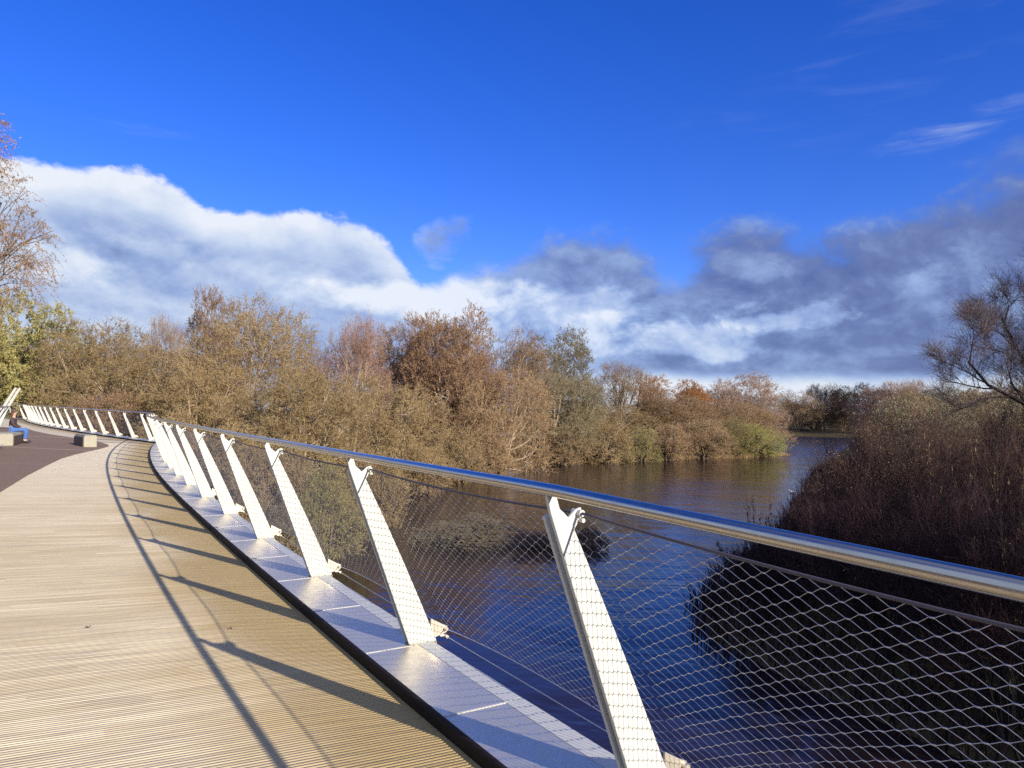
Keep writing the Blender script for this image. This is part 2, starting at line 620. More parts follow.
M_POST = mat_post()
M_STRIP = simple('pale_grey_paint', (.52, .52, .52), .5, 0, .1, 30)
M_STEEL = mat_steel('brushed_steel_plate', .40, (.74, .68, .57), metal=.72)
M_RAIL = mat_steel('polished_steel_rail', .22, (.50, .47, .43), dirt=.2)
M_CABLE = simple('dull_edge_cable', (.10, .085, .10), .6, .3, .25, 60)
M_WIRE = mat_steel('steel_wire', .38, (.55, .53, .52), dirt=.3)
M_KERB = simple('dark_bronze_edge', (.014, .009, .008), .7, .0, .4, 30, 0, .15)
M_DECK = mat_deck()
M_RESIN = mat_resin()
M_WATER = mat_water()
M_GROUND = mat_ground()
M_PALE = simple('pale_threshold_paving', (.33, .25, .19), .9, 0, .2, 30)
M_GIRDER = simple('grey_girder_paint', (.25, .26, .27), .5, 0, .15, 3)
M_CONC = simple('pale_concrete', (.34, .32, .26), .85, 0, .22, 9, .3)
M_DARKPANEL = simple('dark_bench_panel', (.075, .05, .045), .7, 0, .3, 14, .3)
M_BARK = simple('grey_brown_bark', (.15, .115, .085), .9, 0, .45, 6, .6, .1)
M_BARK_PALE = simple('pale_bark', (.38, .30, .225), .9, 0, .35, 6, .6, .1)
M_BARK_DARK = simple('dark_bark', (.040, .030, .030), .9, 0, .4, 6, .6, .1)

# ------------------------------------------------------------------ bridge plan
SP = 2.43                              # post spacing


def zplate(x, y):
    return 5.0 - 0.0411 * x - 0.0187 * y - 0.026 * max(0.0, min(6.0, 3.3 - y))     # the span dips slightly behind the viewer


def integrate(P, th_fn, s0, s1, step=0.05):
    """polyline of an arc: heading th degrees left of +Y; P is the point at s=0 (or s0)"""
    n = max(1, int(round(abs(s1 - s0) / step)))
    ds = (s1 - s0) / n
    p = np.array(P, float)
    out = [(s0, p.copy(), th_fn(s0))]
    for i in range(n):
        a = R_(th_fn(s0 + (i + .5) * ds))
        p = p + ds * np.array([-math.sin(a), math.cos(a)])
        out.append((s0 + (i + 1) * ds, p.copy(), th_fn(s0 + (i + 1) * ds)))
    return out


class Arc:
    def __init__(s, pts):
        s.S = np.array([q[0] for q in pts])
        s.P = np.array([q[1] for q in pts])
        s.H = np.array([q[2] for q in pts])

    def at(s, t, out=0.0, dz=0.0, lift=None):
        """point at arc length t, offset outward (to the right), height dz over the plate level"""
        x = np.interp(t, s.S, s.P[:, 0])
        y = np.interp(t, s.S, s.P[:, 1])
        h = R_(np.interp(t, s.S, s.H))
        X, Y = x + math.cos(h) * out, y + math.sin(h) * out
        return Vector((X, Y, zplate(x, y) + dz))

    def T(s, t):
        h = R_(np.interp(t, s.S, s.H))
        return Vector((-math.sin(h), math.cos(h), 0))

    def R(s, t):
        h = R_(np.interp(t, s.S, s.H))
        return Vector((math.cos(h), math.sin(h), 0))

    def frame(s, t, out=0.0, dz=0.0, flip=False):
        p = s.at(t, out, dz)
        T, R = s.T(t), s.R(t)
        if flip:
            R = -R
            T = -T
        return Matrix(((R.x, T.x, 0, p.x), (R.y, T.y, 0, p.y), (0, 0, 1, p.z), (0, 0, 0, 1)))


def th1(s):
    if s < -14.58:
        return 31.63 - .30 * (s + 14.58)
    return 29.3 - (.16 if s < 0 else .30) * s


P7 = (-6.83, 15.88)
back = integrate(P7, th1, 0, -24.0)
fwd = integrate(P7, th1, 0, 22.0)
ARC1 = Arc(back[::-1][:-1] + fwd)
C1 = fwd[-1][1]
ARC2 = Arc(integrate(C1, lambda s: 46.5 - .30 * s, 0, 44.0))
C2 = ARC2.P[-1]
ARC3 = Arc(integrate(C2, lambda s: 55.0 - .30 * s, 0, 30.0))


def wid(s):                             # deck width along the first span
    return 4.5 + 1.9 * (s / 22.0) ** 2


DECK_DZ = -0.085


# deck: real grooves on the near span
def deck_mesh(arc, s0, s1, w_fn, grooved, name):
    V, F4, UV = [], [], []
    if grooved:
        pitch = 0.028
        n = int((s1 - s0) / pitch)
        prof = [(0.0, 0.0), (.0205, 0.0), (.0215, -.0026), (.0268, -.0026)]
        rows = [(s0 + i * pitch + a, z) for i in range(n) for a, z in prof]
    else:
        n = int((s1 - s0) / 0.5)
        rows = [(s0 + (s1 - s0) * i / n, 0.0) for i in range(n + 1)]
    cols = 4
    for t, dz in rows:
        w = w_fn(t)
        for c in range(cols):
            o = -.33 - (w - .33) * c / (cols - 1)
            p = arc.at(t, o, 0)
            V.append((p.x, p.y, zplate(p.x, p.y) + DECK_DZ + dz))
            UV.append((-o - .33, t))
    for i in range(len(rows) - 1):
        for c in range(cols - 1):
            a = i * cols + c
            F4.append((a, a + cols, a + cols + 1, a + 1))
    me = np_mesh(name, V, None, np.array(F4))
    uvl = me.uv_layers.new(name='UVMap')
    li = np.zeros(len(me.loops), np.int32)
    me.loops.foreach_get('vertex_index', li)
    uvl.data.foreach_set('uv', np.array(UV, np.float32)[li].ravel())
    return me


bridge = tag(empty('footbridge', Matrix.Translation((-7, 14, 4.5))),
             'curved footbridge deck of pale grooved planks and brown paving over the river', 'bridge')
bridge.matrix_world = Matrix.Identity(4)


def wid2(s):
    return 4.5 + 1.9 * ((s - 22.0) / 22.0) ** 2


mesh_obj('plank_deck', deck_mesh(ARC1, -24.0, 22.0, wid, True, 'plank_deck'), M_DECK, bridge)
mesh_obj('plank_deck', deck_mesh(ARC2, 0.0, 44.0, wid2, False, 'plank_deck_far'), M_DECK, bridge)
mesh_obj('plank_deck', deck_mesh(ARC3, 0.0, 30.0, wid2, False, 'plank_deck_end'), M_DECK, bridge)

# filler between the first two spans on the left of the cusp + brown paving sheet
L1 = [ARC1.at(t, -wid(t) + .02) for t in np.linspace(-24, 22, 30)]
L2 = [ARC2.at(t, -wid2(t) + .02) for t in np.linspace(0, 44, 30)]


def sheet(name, poly, dz, mat, parent, thick=0.0):
    bm = bmesh.new()
    vs = [bm.verts.new((x, y, zplate(x, y) + dz)) for x, y in poly]
    f = bm.faces.new(vs)
    bmesh.ops.triangulate(bm, faces=[f])
    bmesh.ops.recalc_face_normals(bm, faces=bm.faces)
    if sum(fc.normal.z for fc in bm.faces) < 0:
        bmesh.ops.reverse_faces(bm, faces=bm.faces)
    me = bpy.data.meshes.new(name)
    bm.to_mesh(me)
    bm.free()
    return mesh_obj(name, me, mat, parent)


c1 = C1
sheet('pier_platform', [(c1[0] + .1, c1[1] - .3), (L1[-1].x, L1[-1].y), (L1[-1].x - 1.6, L1[-1].y + .8), (L2[0].x, L2[0].y)][:4], DECK_DZ - .004, M_RESIN, bridge)
near_b = [ARC1.at(t, -3.05) for t in np.linspace(-24, -3.5, 12)]
right_b = [(p.x, p.y) for p in near_b] + [(-9.33, 13.74), (-11.0, 17.1), (-12.66, 20.63), (-13.7, 22.9), (-14.51, 24.99), (-15.2, 27.0), (-15.85, 29.0),
                                         (-16.7, 31.2), (-17.5, 32.6), (-18.0, 33.2), (-18.6, 34.1), (-19.6, 35.4), (-21.73, 37.37), (-24.73, 40.23), (-27.6, 43.5), (-30.43, 47.13)]
right_b += [(p.x, p.y) for p in (ARC2.at(t, -3.6) for t in np.linspace(16.5, 40, 10))]
left_b = [(p.x, p.y) for p in L1] + [(p.x, p.y) for p in L2[:27]]
sheet('brown_paving', right_b + left_b[::-1], DECK_DZ + .004, M_RESIN, bridge)
# thin steel expansion joints across the deck at the pier
for (a, b, wdt) in (((-23.6, 36.0), (-18.2, 37.0), .55), ((-20.2, 27.0), (-15.3, 27.2), .35)):
    d = Vector((b[0] - a[0], b[1] - a[1])).normalized()
    nn = Vector((-d.y, d.x)) * wdt
    sheet('expansion_joint', [(a[0], a[1]), (b[0], b[1]), (b[0] + nn.x, b[1] + nn.y), (a[0] + nn.x, a[1] + nn.y)], DECK_DZ + .010, M_PALE, bridge)


def strip_along(arc, s0, s1, prof, n, outfn=None):
    """closed profile [(out, dz)] swept along an arc"""
    mb = MB()
    k = len(prof)
    vs, fs = [], []
    for i in range(n + 1):
        t = s0 + (s1 - s0) * i / n
        for o, z in prof:
            oo = o if outfn is None else outfn(t) + o
            vs.append(arc.at(t, oo, z))
    for i in range(n):
        for j in range(k):
            j2 = (j + 1) % k
            fs.append((i * k + j, (i + 1) * k + j, (i + 1) * k + j2, i * k + j2))
    fs += [tuple(range(k)), tuple(n * k + j for j in range(k - 1, -1, -1))]
    mb.add(vs, fs)
    return mb


# kerb upstand on the inner side of the plates, and the girder below
for arc, s0, s1 in ((ARC1, -24, 22), (ARC2, 0, 44), (ARC3, 0, 30)):
    strip_along(arc, s0, s1, [(-.368, -.13), (-.338, -.13), (-.338, -.002), (-.348, .004), (-.362, .002), (-.370, -.008)], 90).build('kerb_edge', M_KERB, bridge)
    wf = wid if arc is ARC1 else wid2
    mb = MB()
    vs, fs = [], []
    n = 40
    for i in range(n + 1):
        t = s0 + (s1 - s0) * i / n
        for o, z in ((.12, -.14), (.12, -.26), (-.9, -.75), (-wf(t) + .9, -.75), (-wf(t) - .1, -.26), (-wf(t) - .1, -.14)):
            p = arc.at(t, o, 0)
            vs.append((p.x, p.y, zplate(p.x, p.y) + z))
    for i in range(n):
        for j in range(6):
            j2 = (j + 1) % 6
            fs.append((i * 6 + j, (i + 1) * 6 + j, (i + 1) * 6 + j2, i * 6 + j2))
    mb.add(vs, fs)
    mb.build('girder', M_GIRDER, bridge)
for q, s_ in ((C1, 1), (C2, 1)):
    mb = MB()
    cx, cy = q[0] - 2.2, q[1] - 1.4
    mb.tube([(cx, cy, -1), (cx, cy, zplate(cx, cy) - .7)], [.55, .5], 20)
    mb.build('pier', M_CONC, bridge, True)


# ------------------------------------------------------------------ railing kit
def post_mesh():
    mb = MB()
    # outline in (out, z): the plate leans inward and tapers upward
    lean = lambda z: -.50 * z / 1.353
    wd = lambda z: .205 + (.082 - .205) * (z / 1.27)
    poly = [(0, -.02), (.205, -.02), (.205, .0)]
    for z in (.3, .6, .9, 1.15, 1.235):
        poly.append((lean(z) + wd(z) + .012 * math.sin(PI * z / 1.27), z))
    poly += [(lean(1.27) + .066, 1.268), (lean(1.29) + .052, 1.285), (lean(1.33) + .048, 1.345), (lean(1.33) + .004, 1.345), (lean(1.27), 1.27)]
    mb.prism(poly, 0.0, .022)
    poly2 = [(x, min(z, 1.25)) for x, z in poly if z < 1.26]
    poly2 += [(lean(1.25) + .07, 1.25), (lean(1.25), 1.25)]
    mb.prism(poly2, .058, .080)
    for z in (.12, .5, .9, 1.18):          # spacers between the twin plates
        mb.box((lean(z) + .03, .0215, z), (lean(z) + .07, .0585, z + .04))
    return mb.mesh('post', False, .0022)


def clamp_mesh(top):
    mb = MB()
    if top:
        mb.prism([(-.405, 1.215), (-.40, 1.18), (-.37, 1.165), (-.305, 1.255), (-.315, 1.285), (-.345, 1.275), (-.39, 1.235)], .004, .018)
        mb.tube([(-.325, -.02, 1.262), (-.325, .045, 1.262)], .015, 12)
        mb.tube([(-.318, -.02, 1.232), (-.318, .04, 1.232)], .010, 10)
        mb.tube([(-.355, .011, 1.20), (-.325, .011, 1.25)], .010, 8)
    else:
        mb.prism([(.15, .06), (.19, .03), (.285, .055), (.292, .10), (.255, .115), (.16, .17)], .004, .018)
        mb.tube([(.272, -.025, .085), (.272, .05, .085)], .014, 12)
        mb.tube([(.275, -.03, .03), (.275, .05, .03)], .013, 10)
        mb.tube([(.232, .011, .035), (.285, .011, .03)], .010, 8)
    return mb.mesh('cable_clamp', False, .0015)


H_NET = math.hypot(.598, 1.175)
SAG_T, SAG_B = .032, .075


def net_mesh(L, r=.00132):
    """wire net between two posts: x along the chord, y up the lean; diamonds 105 mm wide"""
    cols, rows = 23, 21
    V, F = [], []

    def edge_t(x):
        return H_NET - SAG_T * 4 * x * (L - x) / L ** 2

    def edge_b(x):
        return SAG_B * 4 * x * (L - x) / L ** 2

    rnd = random.Random(5)
    jit = {}

    def node(i, j):
        # i half-columns, j half-rows
        x = L * i / (2 * cols)
        v = j / (2 * rows)
        b, t = edge_b(x), edge_t(x)
        k = (i, j)
        if k not in jit:
            jit[k] = (rnd.uniform(-.002, .002), rnd.uniform(-.002, .002), rnd.uniform(-.002, .002))
        q = jit[k]
        return Vector((x + q[0], b + (t - b) * v + q[1], q[2]))

    mb = MB()
    sides = 3
    for i in range(2 * cols):
        for j in range(2 * rows):
            if (i + j) % 2:
                continue
            for (a, b) in (((i, j), (i + 1, j + 1)), ((i, j + 2), (i + 1, j + 1))) if False else (((i, j), (i + 1, j + 1)),):
                seg(mb, node(*a), node(*b), r, sides)
    for i in range(2 * cols):
        for j in range(1, 2 * rows + 1):
            if (i + j) % 2:
                continue
            seg(mb, node(i, j), node(i + 1, j - 1), r, sides)
    # ferrules at the crossings
    for i in range(1, 2 * cols):
        for j in range(0, 2 * rows + 1):
            if (i + j) % 2:
                continue
            p = node(i, j)
            mb.tube([p - Vector((.0075, 0, 0)), p + Vector((.0075, 0, 0))], .0026, 5)
    me = bpy.data.meshes.new('net_panel')
    me.from_pydata([tuple(p) for p in mb.v], [], mb.f)
    me.polygons.foreach_set('use_smooth', [True] * len(me.polygons))
    me.update()
    # edge cables
    mc = MB()
    mc2 = MB()
    N_ = 24
    mc.tube([(L * i / N_, edge_t(L * i / N_) + .004, 0) for i in range(N_ + 1)], .0062, 6)
    mc2.tube([(L * i / N_, edge_b(L * i / N_) - .002, 0) for i in range(N_ + 1)], .0032, 6)
    return me, mc.mesh('edge_cable', True), mc2.mesh('edge_cable', True)


def seg(mb, a, b, r, sides):
    """one slightly S-bent wire between two knots"""
    d = b - a
    off = Vector((.006 if d.y > 0 else .006, 0, 0))
    pts = [a, a + off, a + d * .5, b - off, b]
    mb.tube(pts, r, sides, 0, False)


POST_ME = post_mesh()
CL_T, CL_B = clamp_mesh(True), clamp_mesh(False)
NET_ME, EDGE_ME, EDGE2_ME = net_mesh(SP)
for me_, mm in ((POST_ME, M_POST), (CL_T, M_POST), (CL_B, M_STEEL), (NET_ME, M_WIRE), (EDGE_ME, M_CABLE), (EDGE2_ME, M_WIRE)):
    me_.materials.append(mm)


def railing(name, label, arc, s_list, s_a, s_b, flip=False, outfn=None, plates=True):
    """posts at s_list along the arc, a handrail, cable nets and steel edge plates"""
    root = tag(empty(name), label, 'railing', 'railings along the footbridge edges')
    sg = -1 if flip else 1
    o0 = (lambda t: 0.0) if outfn is None else outfn

    def fr(t):
        p = arc.at(t, o0(t), 0)
        p.z = zplate(p.x, p.y)
        T, R = arc.T(t), arc.R(t) * sg
        return Matrix(((R.x, T.x, 0, p.x), (R.y, T.y, 0, p.y), (0, 0, 1, p.z), (0, 0, 0, 1)))

    frames = [fr(t) for t in s_list]
    for i, Mx in enumerate(frames):
        po = mesh_obj('post', POST_ME, None, root, Mx)
        for cm in (CL_T, CL_B):
            link(bpy.data.objects.new('cable_clamp', cm), po)
        if i + 1 < len(frames):
            M2 = frames[i + 1]
            a = Mx @ Vector((.270, .011, .085))
            b = M2 @ Vector((.270, .011, .085))
            at = Mx @ Vector((-.328, .011, 1.26))
            ex = (b - a)
            L = ex.length
            ex.normalize()
            ey = at - a
            ey = (ey - ex * ey.dot(ex)).normalized()
            ez = ex.cross(ey)
            MM = Matrix(((ex.x, ey.x, ez.x, a.x), (ex.y, ey.y, ez.y, a.y), (ex.z, ey.z, ez.z, a.z), (0, 0, 0, 1))) @ Matrix.Diagonal((L / SP, 1, 1, 1))
            pn = mesh_obj('net_panel', NET_ME, None, root, MM)
            link(bpy.data.objects.new('edge_cable', EDGE_ME), pn)
            link(bpy.data.objects.new('edge_cable', EDGE2_ME), pn)
    # handrail
    ts = np.arange(s_a, s_b + .01, .25)
    mb = MB()
    mb.tube([fr(t) @ Vector((-.477, 0, 1.366)) for t in ts], .0265, 16)
    mb.build('handrail', M_RAIL, root, True)
    mb = MB()
    mb.tube([fr(t) @ Vector((.275, 0, .03)) for t in ts], .0035, 6)
    mb.build('tension_cable', M_WIRE, root, True)
    if plates:
        edges = []
        for i in range(len(s_list) - 1):
            edges += [s_list[i], .5 * (s_list[i] + s_list[i + 1])]
        edges.append(s_list[-1])
        edges = [s_a] + edges + [s_b] if edges[0] - s_a > .3 else edges
        for e0, e1 in zip(edges[:-1], edges[1:]):
            if e1 - e0 < .15:
                continue
            n = 5
            mb = MB()
            def sweep(prof, a, b, mi):
                vs, fs = [], []
                k = len(prof)
                for i in range(n + 1):
                    F = fr(a + (b - a) * i / n)
                    for o, z in prof:
                        vs.append(F @ Vector((o, 0, z)))
                for i in range(n):
                    for j in range(k):
                        j2 = (j + 1) % k
                        fs.append((i * k + j, (i + 1) * k + j, (i + 1) * k + j2, i * k + j2))
                fs.extend([tuple(range(k - 1, -1, -1)), tuple(n * k + j for j in range(k))])
                mb.add(vs, fs, mi)
            sweep([(-.334, -.012), (.058, -.012), (.058, 0.0), (-.334, 0.0)], e0 + .009, e1 - .006, 0)
            sweep([(.060, -.012), (.168, -.03), (.172, .004), (.166, .012), (.060, .002)], e0 + .003, e1 - .003, 1)
            sweep([(-.334, -.02), (.058, -.02), (.058, .0035), (-.334, .0035)], e0 - .0055, e0 + .0085, 1)
            o = mb.build('edge_plate', [M_STEEL, M_STRIP], root)
    return root


railing('bridge_railing', 'near steel railing with white posts and wire net running out along the plank deck', ARC1,
        [SP * k for k in range(-9, 9)] + [21.6], -23.9, 21.95)
railing('bridge_railing', 'distant stretch of white-posted railing beyond the brown paving, across the far span', ARC2,
        [1.82 + 2.36 * k for k in range(18)], .1, 43.9)
railing('bridge_railing', 'farthest short run of white-posted railing, behind the seated person', ARC3,
        [1.0 + 2.4 * k for k in range(11)], .1, 26)
railing('bridge_railing', 'opposite railing on the left edge of the deck, beside the seat', ARC1,
        [SP * k for k in range(-9, 7)], -23.9, 15.2, True, lambda t: -wid(t) - .1, True)

# ------------------------------------------------------------------ seats, screen post, person
def dz_at(x, y):
    return zplate(x, y) + DECK_DZ + .004


def bench(x, y, ax, L, W, H, label, dark_side):
    """concrete bench block with an added dark flank panel; ax = direction of the long axis"""
    A = Vector((ax[0], ax[1], 0)).normalized()
    B = Vector((-A.y, A.x, 0))
    M = Matrix(((A.x, B.x, 0, x), (A.y, B.y, 0, y), (0, 0, 1, dz_at(x, y)), (0, 0, 0, 1)))
    r = tag(empty('bench', M), label, 'bench', 'concrete benches on the bridge')
    mb = MB()
    mb.box((0, 0, .0), (L, W, H))
    o = mb.build('bench_block', M_CONC, r, False, .012)
    mb = MB()
    y0, y1 = (W + .001, W + .03) if dark_side > 0 else (-.03, -.001)
    mb.box((.03, y0, .03), (L - .03, y1, H - .06))
    o2 = mb.build('dark_flank', M_DARKPANEL, r)
    mb = MB()
    nsl = 5
    for k in range(nsl):
        a = .03 + (W - .06) * k / nsl
        mb.box((.02, a, H + .001), (L - .02, a + (W - .06) / nsl - .012, H + .035))
    o3 = mb.build('seat_slats', M_CONC, r)
    for q in (o, o2, o3):
        q.matrix_world = M
    return r


bench(-16.55, 30.0, (-.62, .78), 2.2, .46, .44, 'pale block bench alone between the brown paving and the planks', 1)  # its dark panel puts shade into the colour of the flank away from the sun
bench(-18.7, 28.2, (-.45, .9), 2.6, .95, .42, 'pale block bench at the left edge with a person sitting on it', -1)
bench(-15.75, 22.3, (-.45, .9), 1.6, .75, .45, 'pale block bench at the left edge, nearer than the occupied one', -1)

# tall twin-bar post that holds the wind screen at the left edge
def screen_post():
    x, y = -20.2, 28.9
    r = tag(empty('screen_post', Matrix.Translation((x, y, dz_at(x, y)))), 'tall white twin-bar post leaning in over the left railing', 'post')
    for k in (0, 1):
        mb = MB()
        mb.prism([(-.3, 0), (-.12, 0), (1.10, 2.12), (1.06, 2.16), (1.0, 2.12)], k * .24, k * .24 + .03)
        o = mb.build('bar', M_POST, r, False, .003)
        o.matrix_world = Matrix.Translation((x, y, dz_at(x, y))) @ Matrix.Rotation(R_(0), 4, 'Z')


screen_post()


def person():
    x, y = -20.1, 30.3
    Mx = Matrix.Translation((x, y, dz_at(x, y))) @ Matrix.Rotation(R_(22), 4, 'Z')
    r = tag(empty('person', Mx), 'person in dark jacket and blue jeans sitting on the bench at the left edge', 'person')

    def skin(name, chains, mat, sub=2):
        """chains: list of point lists [(x,y,z,r)...]; shared first points join"""
        vs, es, rs, idx = [], [], [], {}
        for ch in chains:
            prev = None
            for q in ch:
                key = tuple(round(c, 4) for c in q[:3])
                if key not in idx:
                    idx[key] = len(vs)
                    vs.append(q[:3])
                    rs.append(q[3])
                i = idx[key]
                if prev is not None and prev != i:
                    es.append((prev, i))
                prev = i
        me = bpy.data.meshes.new(name)
        me.from_pydata(vs, es, [])
        o = mesh_obj(name, me, mat, r)
        o.matrix_world = Mx
        sk = o.modifiers.new('skin', 'SKIN')
        for i, rr in enumerate(rs):
            me.skin_vertices[0].data[i].radius = (rr, rr)
        me.skin_vertices[0].data[0].use_root = True
        ss = o.modifiers.new('sub', 'SUBSURF')
        ss.levels = ss.render_levels = sub
        sk.use_smooth_shade = True
        return o
    # faces local +x; pelvis at seat height
    pel = (0, 0, .53, .12)
    legs = [[pel, (.02, s * .10, .53, .095), (.42, s * .12, .53, .066), (.46, s * .12, .44, .058), (.40, s * .12, .10, .040), (.50, s * .13, .05, .035)] for s in (1, -1)]
    spine = [pel, (-.03, 0, .72, .125), (-.02, 0, .92, .13), (.0, 0, 1.02, .07), (.02, 0, 1.10, .048), (.03, 0, 1.17, .075), (.03, 0, 1.25, .085), (.02, 0, 1.31, .06)]
    arms = [[(-.02, 0, .92, .13), (-.01, s * .17, .95, .06), (.03, s * .21, .72, .046), (.24, s * .13, .60, .036), (.33, s * .09, .585, .03), (.38, s * .07, .58, .018)] for s in (1, -1)]
    m_skin = simple('skin', (.48, .30, .22), .55, 0, .05)
    m_jacket = simple('dark_jacket', (.045, .03, .035), .8, 0, .2)
    m_jeans = simple('blue_jeans', (.06, .14, .38), .85, 0, .2)
    m_hair = simple('brown_hair', (.09, .045, .03), .7, 0, .3)
    m_shoe = simple('dark_shoe', (.03, .03, .04), .6)
    skin('body', [spine] + legs + arms, m_skin)
    k = 1.18
    skin('jacket', [[(0, 0, .56, .14), (-.03, 0, .72, .15), (-.02, 0, .92, .155), (.0, 0, 1.03, .085)]] +
         [[(-.02, 0, .92, .155)] + [(a, b, c, d * 1.3) for a, b, c, d in ar[1:4]] + [(.26, ar[3][1] * .97, .597, .042)] for ar in arms], m_jacket)
    skin('jeans', [[(0, 0, .53, .14), (.02, s * .10, .53, .112), (.42, s * .12, .53, .082), (.465, s * .12, .44, .073), (.405, s * .12, .12, .056)] for s in (1, -1)], m_jeans)
    mb = MB()
    mb.ball((.0, 0, 1.255), (.105, .095, .11), 14, 9)
    mb.ball((-.05, 0, 1.15), (.065, .085, .13), 12, 8)
    o = mb.build('hair', m_hair, r, True)
    o.matrix_world = Mx
    mb = MB()
    mb.ball((.105, 0, 1.215), (.014, .012, .018), 8, 6)
    for s in (1, -1):
        mb.ball((.10, s * .032, 1.24), (.008, .012, .007), 8, 6)
    o = mb.build('face', m_skin, r, True)
    o.matrix_world = Mx
    for s in (1, -1):
        mb = MB()
        mb.ball((.48, s * .125, .045), (.14, .05, .045), 12, 8)
        o = mb.build('shoe', m_shoe, r, True)
        o.matrix_world = Mx


person()


# ------------------------------------------------------------------ river and banks
def interp_line(pts, n=200):
    pts = np.array(pts, float)
    d = np.concatenate([[0], np.cumsum(np.hypot(*np.diff(pts, axis=0).T))])
    t = np.linspace(0, d[-1], n)
    return np.stack([np.interp(t, d, pts[:, 0]), np.interp(t, d, pts[:, 1])], 1)


LEFT_BANK = [(-30, -120), (-22, -40), (-14, 0), (-11, 18), (-9.5, 30), (-10, 40), (-12, 52), (-13, 66), (-10, 80), (-4, 88), (4, 93), (14, 100), (26, 107), (37, 112),
             (43, 117), (44, 122), (40, 130), (25, 150), (0, 175), (-60, 215), (-200, 260), (-600, 300)]
RIGHT_BANK = [(40, -120), (32, -40), (22, -8), (17.5, 0), (12.6, 7.5), (9.6, 12.5), (7.9, 16), (6.6, 19.5), (5.6, 22.5), (6.5, 26), (9.5, 32), (14, 40), (23, 60), (34, 85), (47, 110), (62, 140), (76, 168), (88, 188), (92, 202),
              (84, 214), (60, 224), (20, 236), (-60, 262), (-200, 310), (-600, 360)]
river_poly = np.concatenate([interp_line(LEFT_BANK, 260), interp_line(RIGHT_BANK, 260)[::-1]])


def signed_river(X, Y):
    """distance to the river outline; negative inside the water"""
    P = river_poly
    Q = np.roll(P, -1, axis=0)
    inside = np.zeros(X.shape, bool)
    dmin = np.full(X.shape, 1e9)
    for (x1, y1), (x2, y2) in zip(P, Q):
        cond = ((y1 > Y) != (y2 > Y))
        with np.errstate(divide='ignore', invalid='ignore'):
            xi = (x2 - x1) * (Y - y1) / (y2 - y1 if y2 != y1 else 1e-12) + x1
        inside ^= cond & (X < xi)
        L2 = (x2 - x1) ** 2 + (y2 - y1) ** 2 + 1e-12
        t = np.clip(((X - x1) * (x2 - x1) + (Y - y1) * (y2 - y1)) / L2, 0, 1)
        dmin = np.minimum(dmin, np.hypot(X - x1 - t * (x2 - x1), Y - y1 - t * (y2 - y1)))
    return np.where(inside, -dmin, dmin)


def axis(lo, hi, far, n, nf):
    a = np.linspace(lo, hi, n)
    up = hi + (far - hi) * (np.linspace(0, 1, nf + 1)[1:] ** 2.2)
    dn = lo - (far + lo if lo > 0 else far + lo) * 0 - (far - abs(lo)) * (np.linspace(0, 1, nf + 1)[1:] ** 2.2)
    return np.concatenate([dn[::-1], a, up])


gx = axis(-110, 150, 4000, 150, 14)
gy = axis(-60, 270, 4000, 170, 14)
GX, GY = np.meshgrid(gx, gy)
SD = signed_river(GX, GY)
rngg = np.random.default_rng(3)
GZ = np.where(SD < 0, np.maximum(-1.2, SD * .35), np.minimum(.9, SD * .30)) + np.where(SD > 2, (np.sin(GX * .7) + np.sin(GY * .53 + 1)) * .10, 0)
ny, nx = GX.shape
idx = np.arange(nx * ny).reshape(ny, nx)
F4 = np.stack([idx[:-1, :-1], idx[:-1, 1:], idx[1:, 1:], idx[1:, :-1]], -1).reshape(-1, 4)
gme = np_mesh('ground', np.stack([GX, GY, GZ], -1).reshape(-1, 3), None, F4, smooth=True)
tag(mesh_obj('ground', gme, M_GROUND), 'brown earth of the wooded river banks', 'ground', None, 'structure')
wme = np_mesh('river', [(-4000, -4000, 0), (4000, -4000, 0), (4000, 4000, 0), (-4000, 4000, 0)], None, [(0, 1, 2, 3)])
tag(mesh_obj('river', wme, M_WATER), 'dark rippled river below the bridge', 'river', None, 'structure')


# ------------------------------------------------------------------ vegetation kit
def unit(a):
    return a / np.maximum(np.linalg.norm(a, axis=-1, keepdims=True), 1e-9)


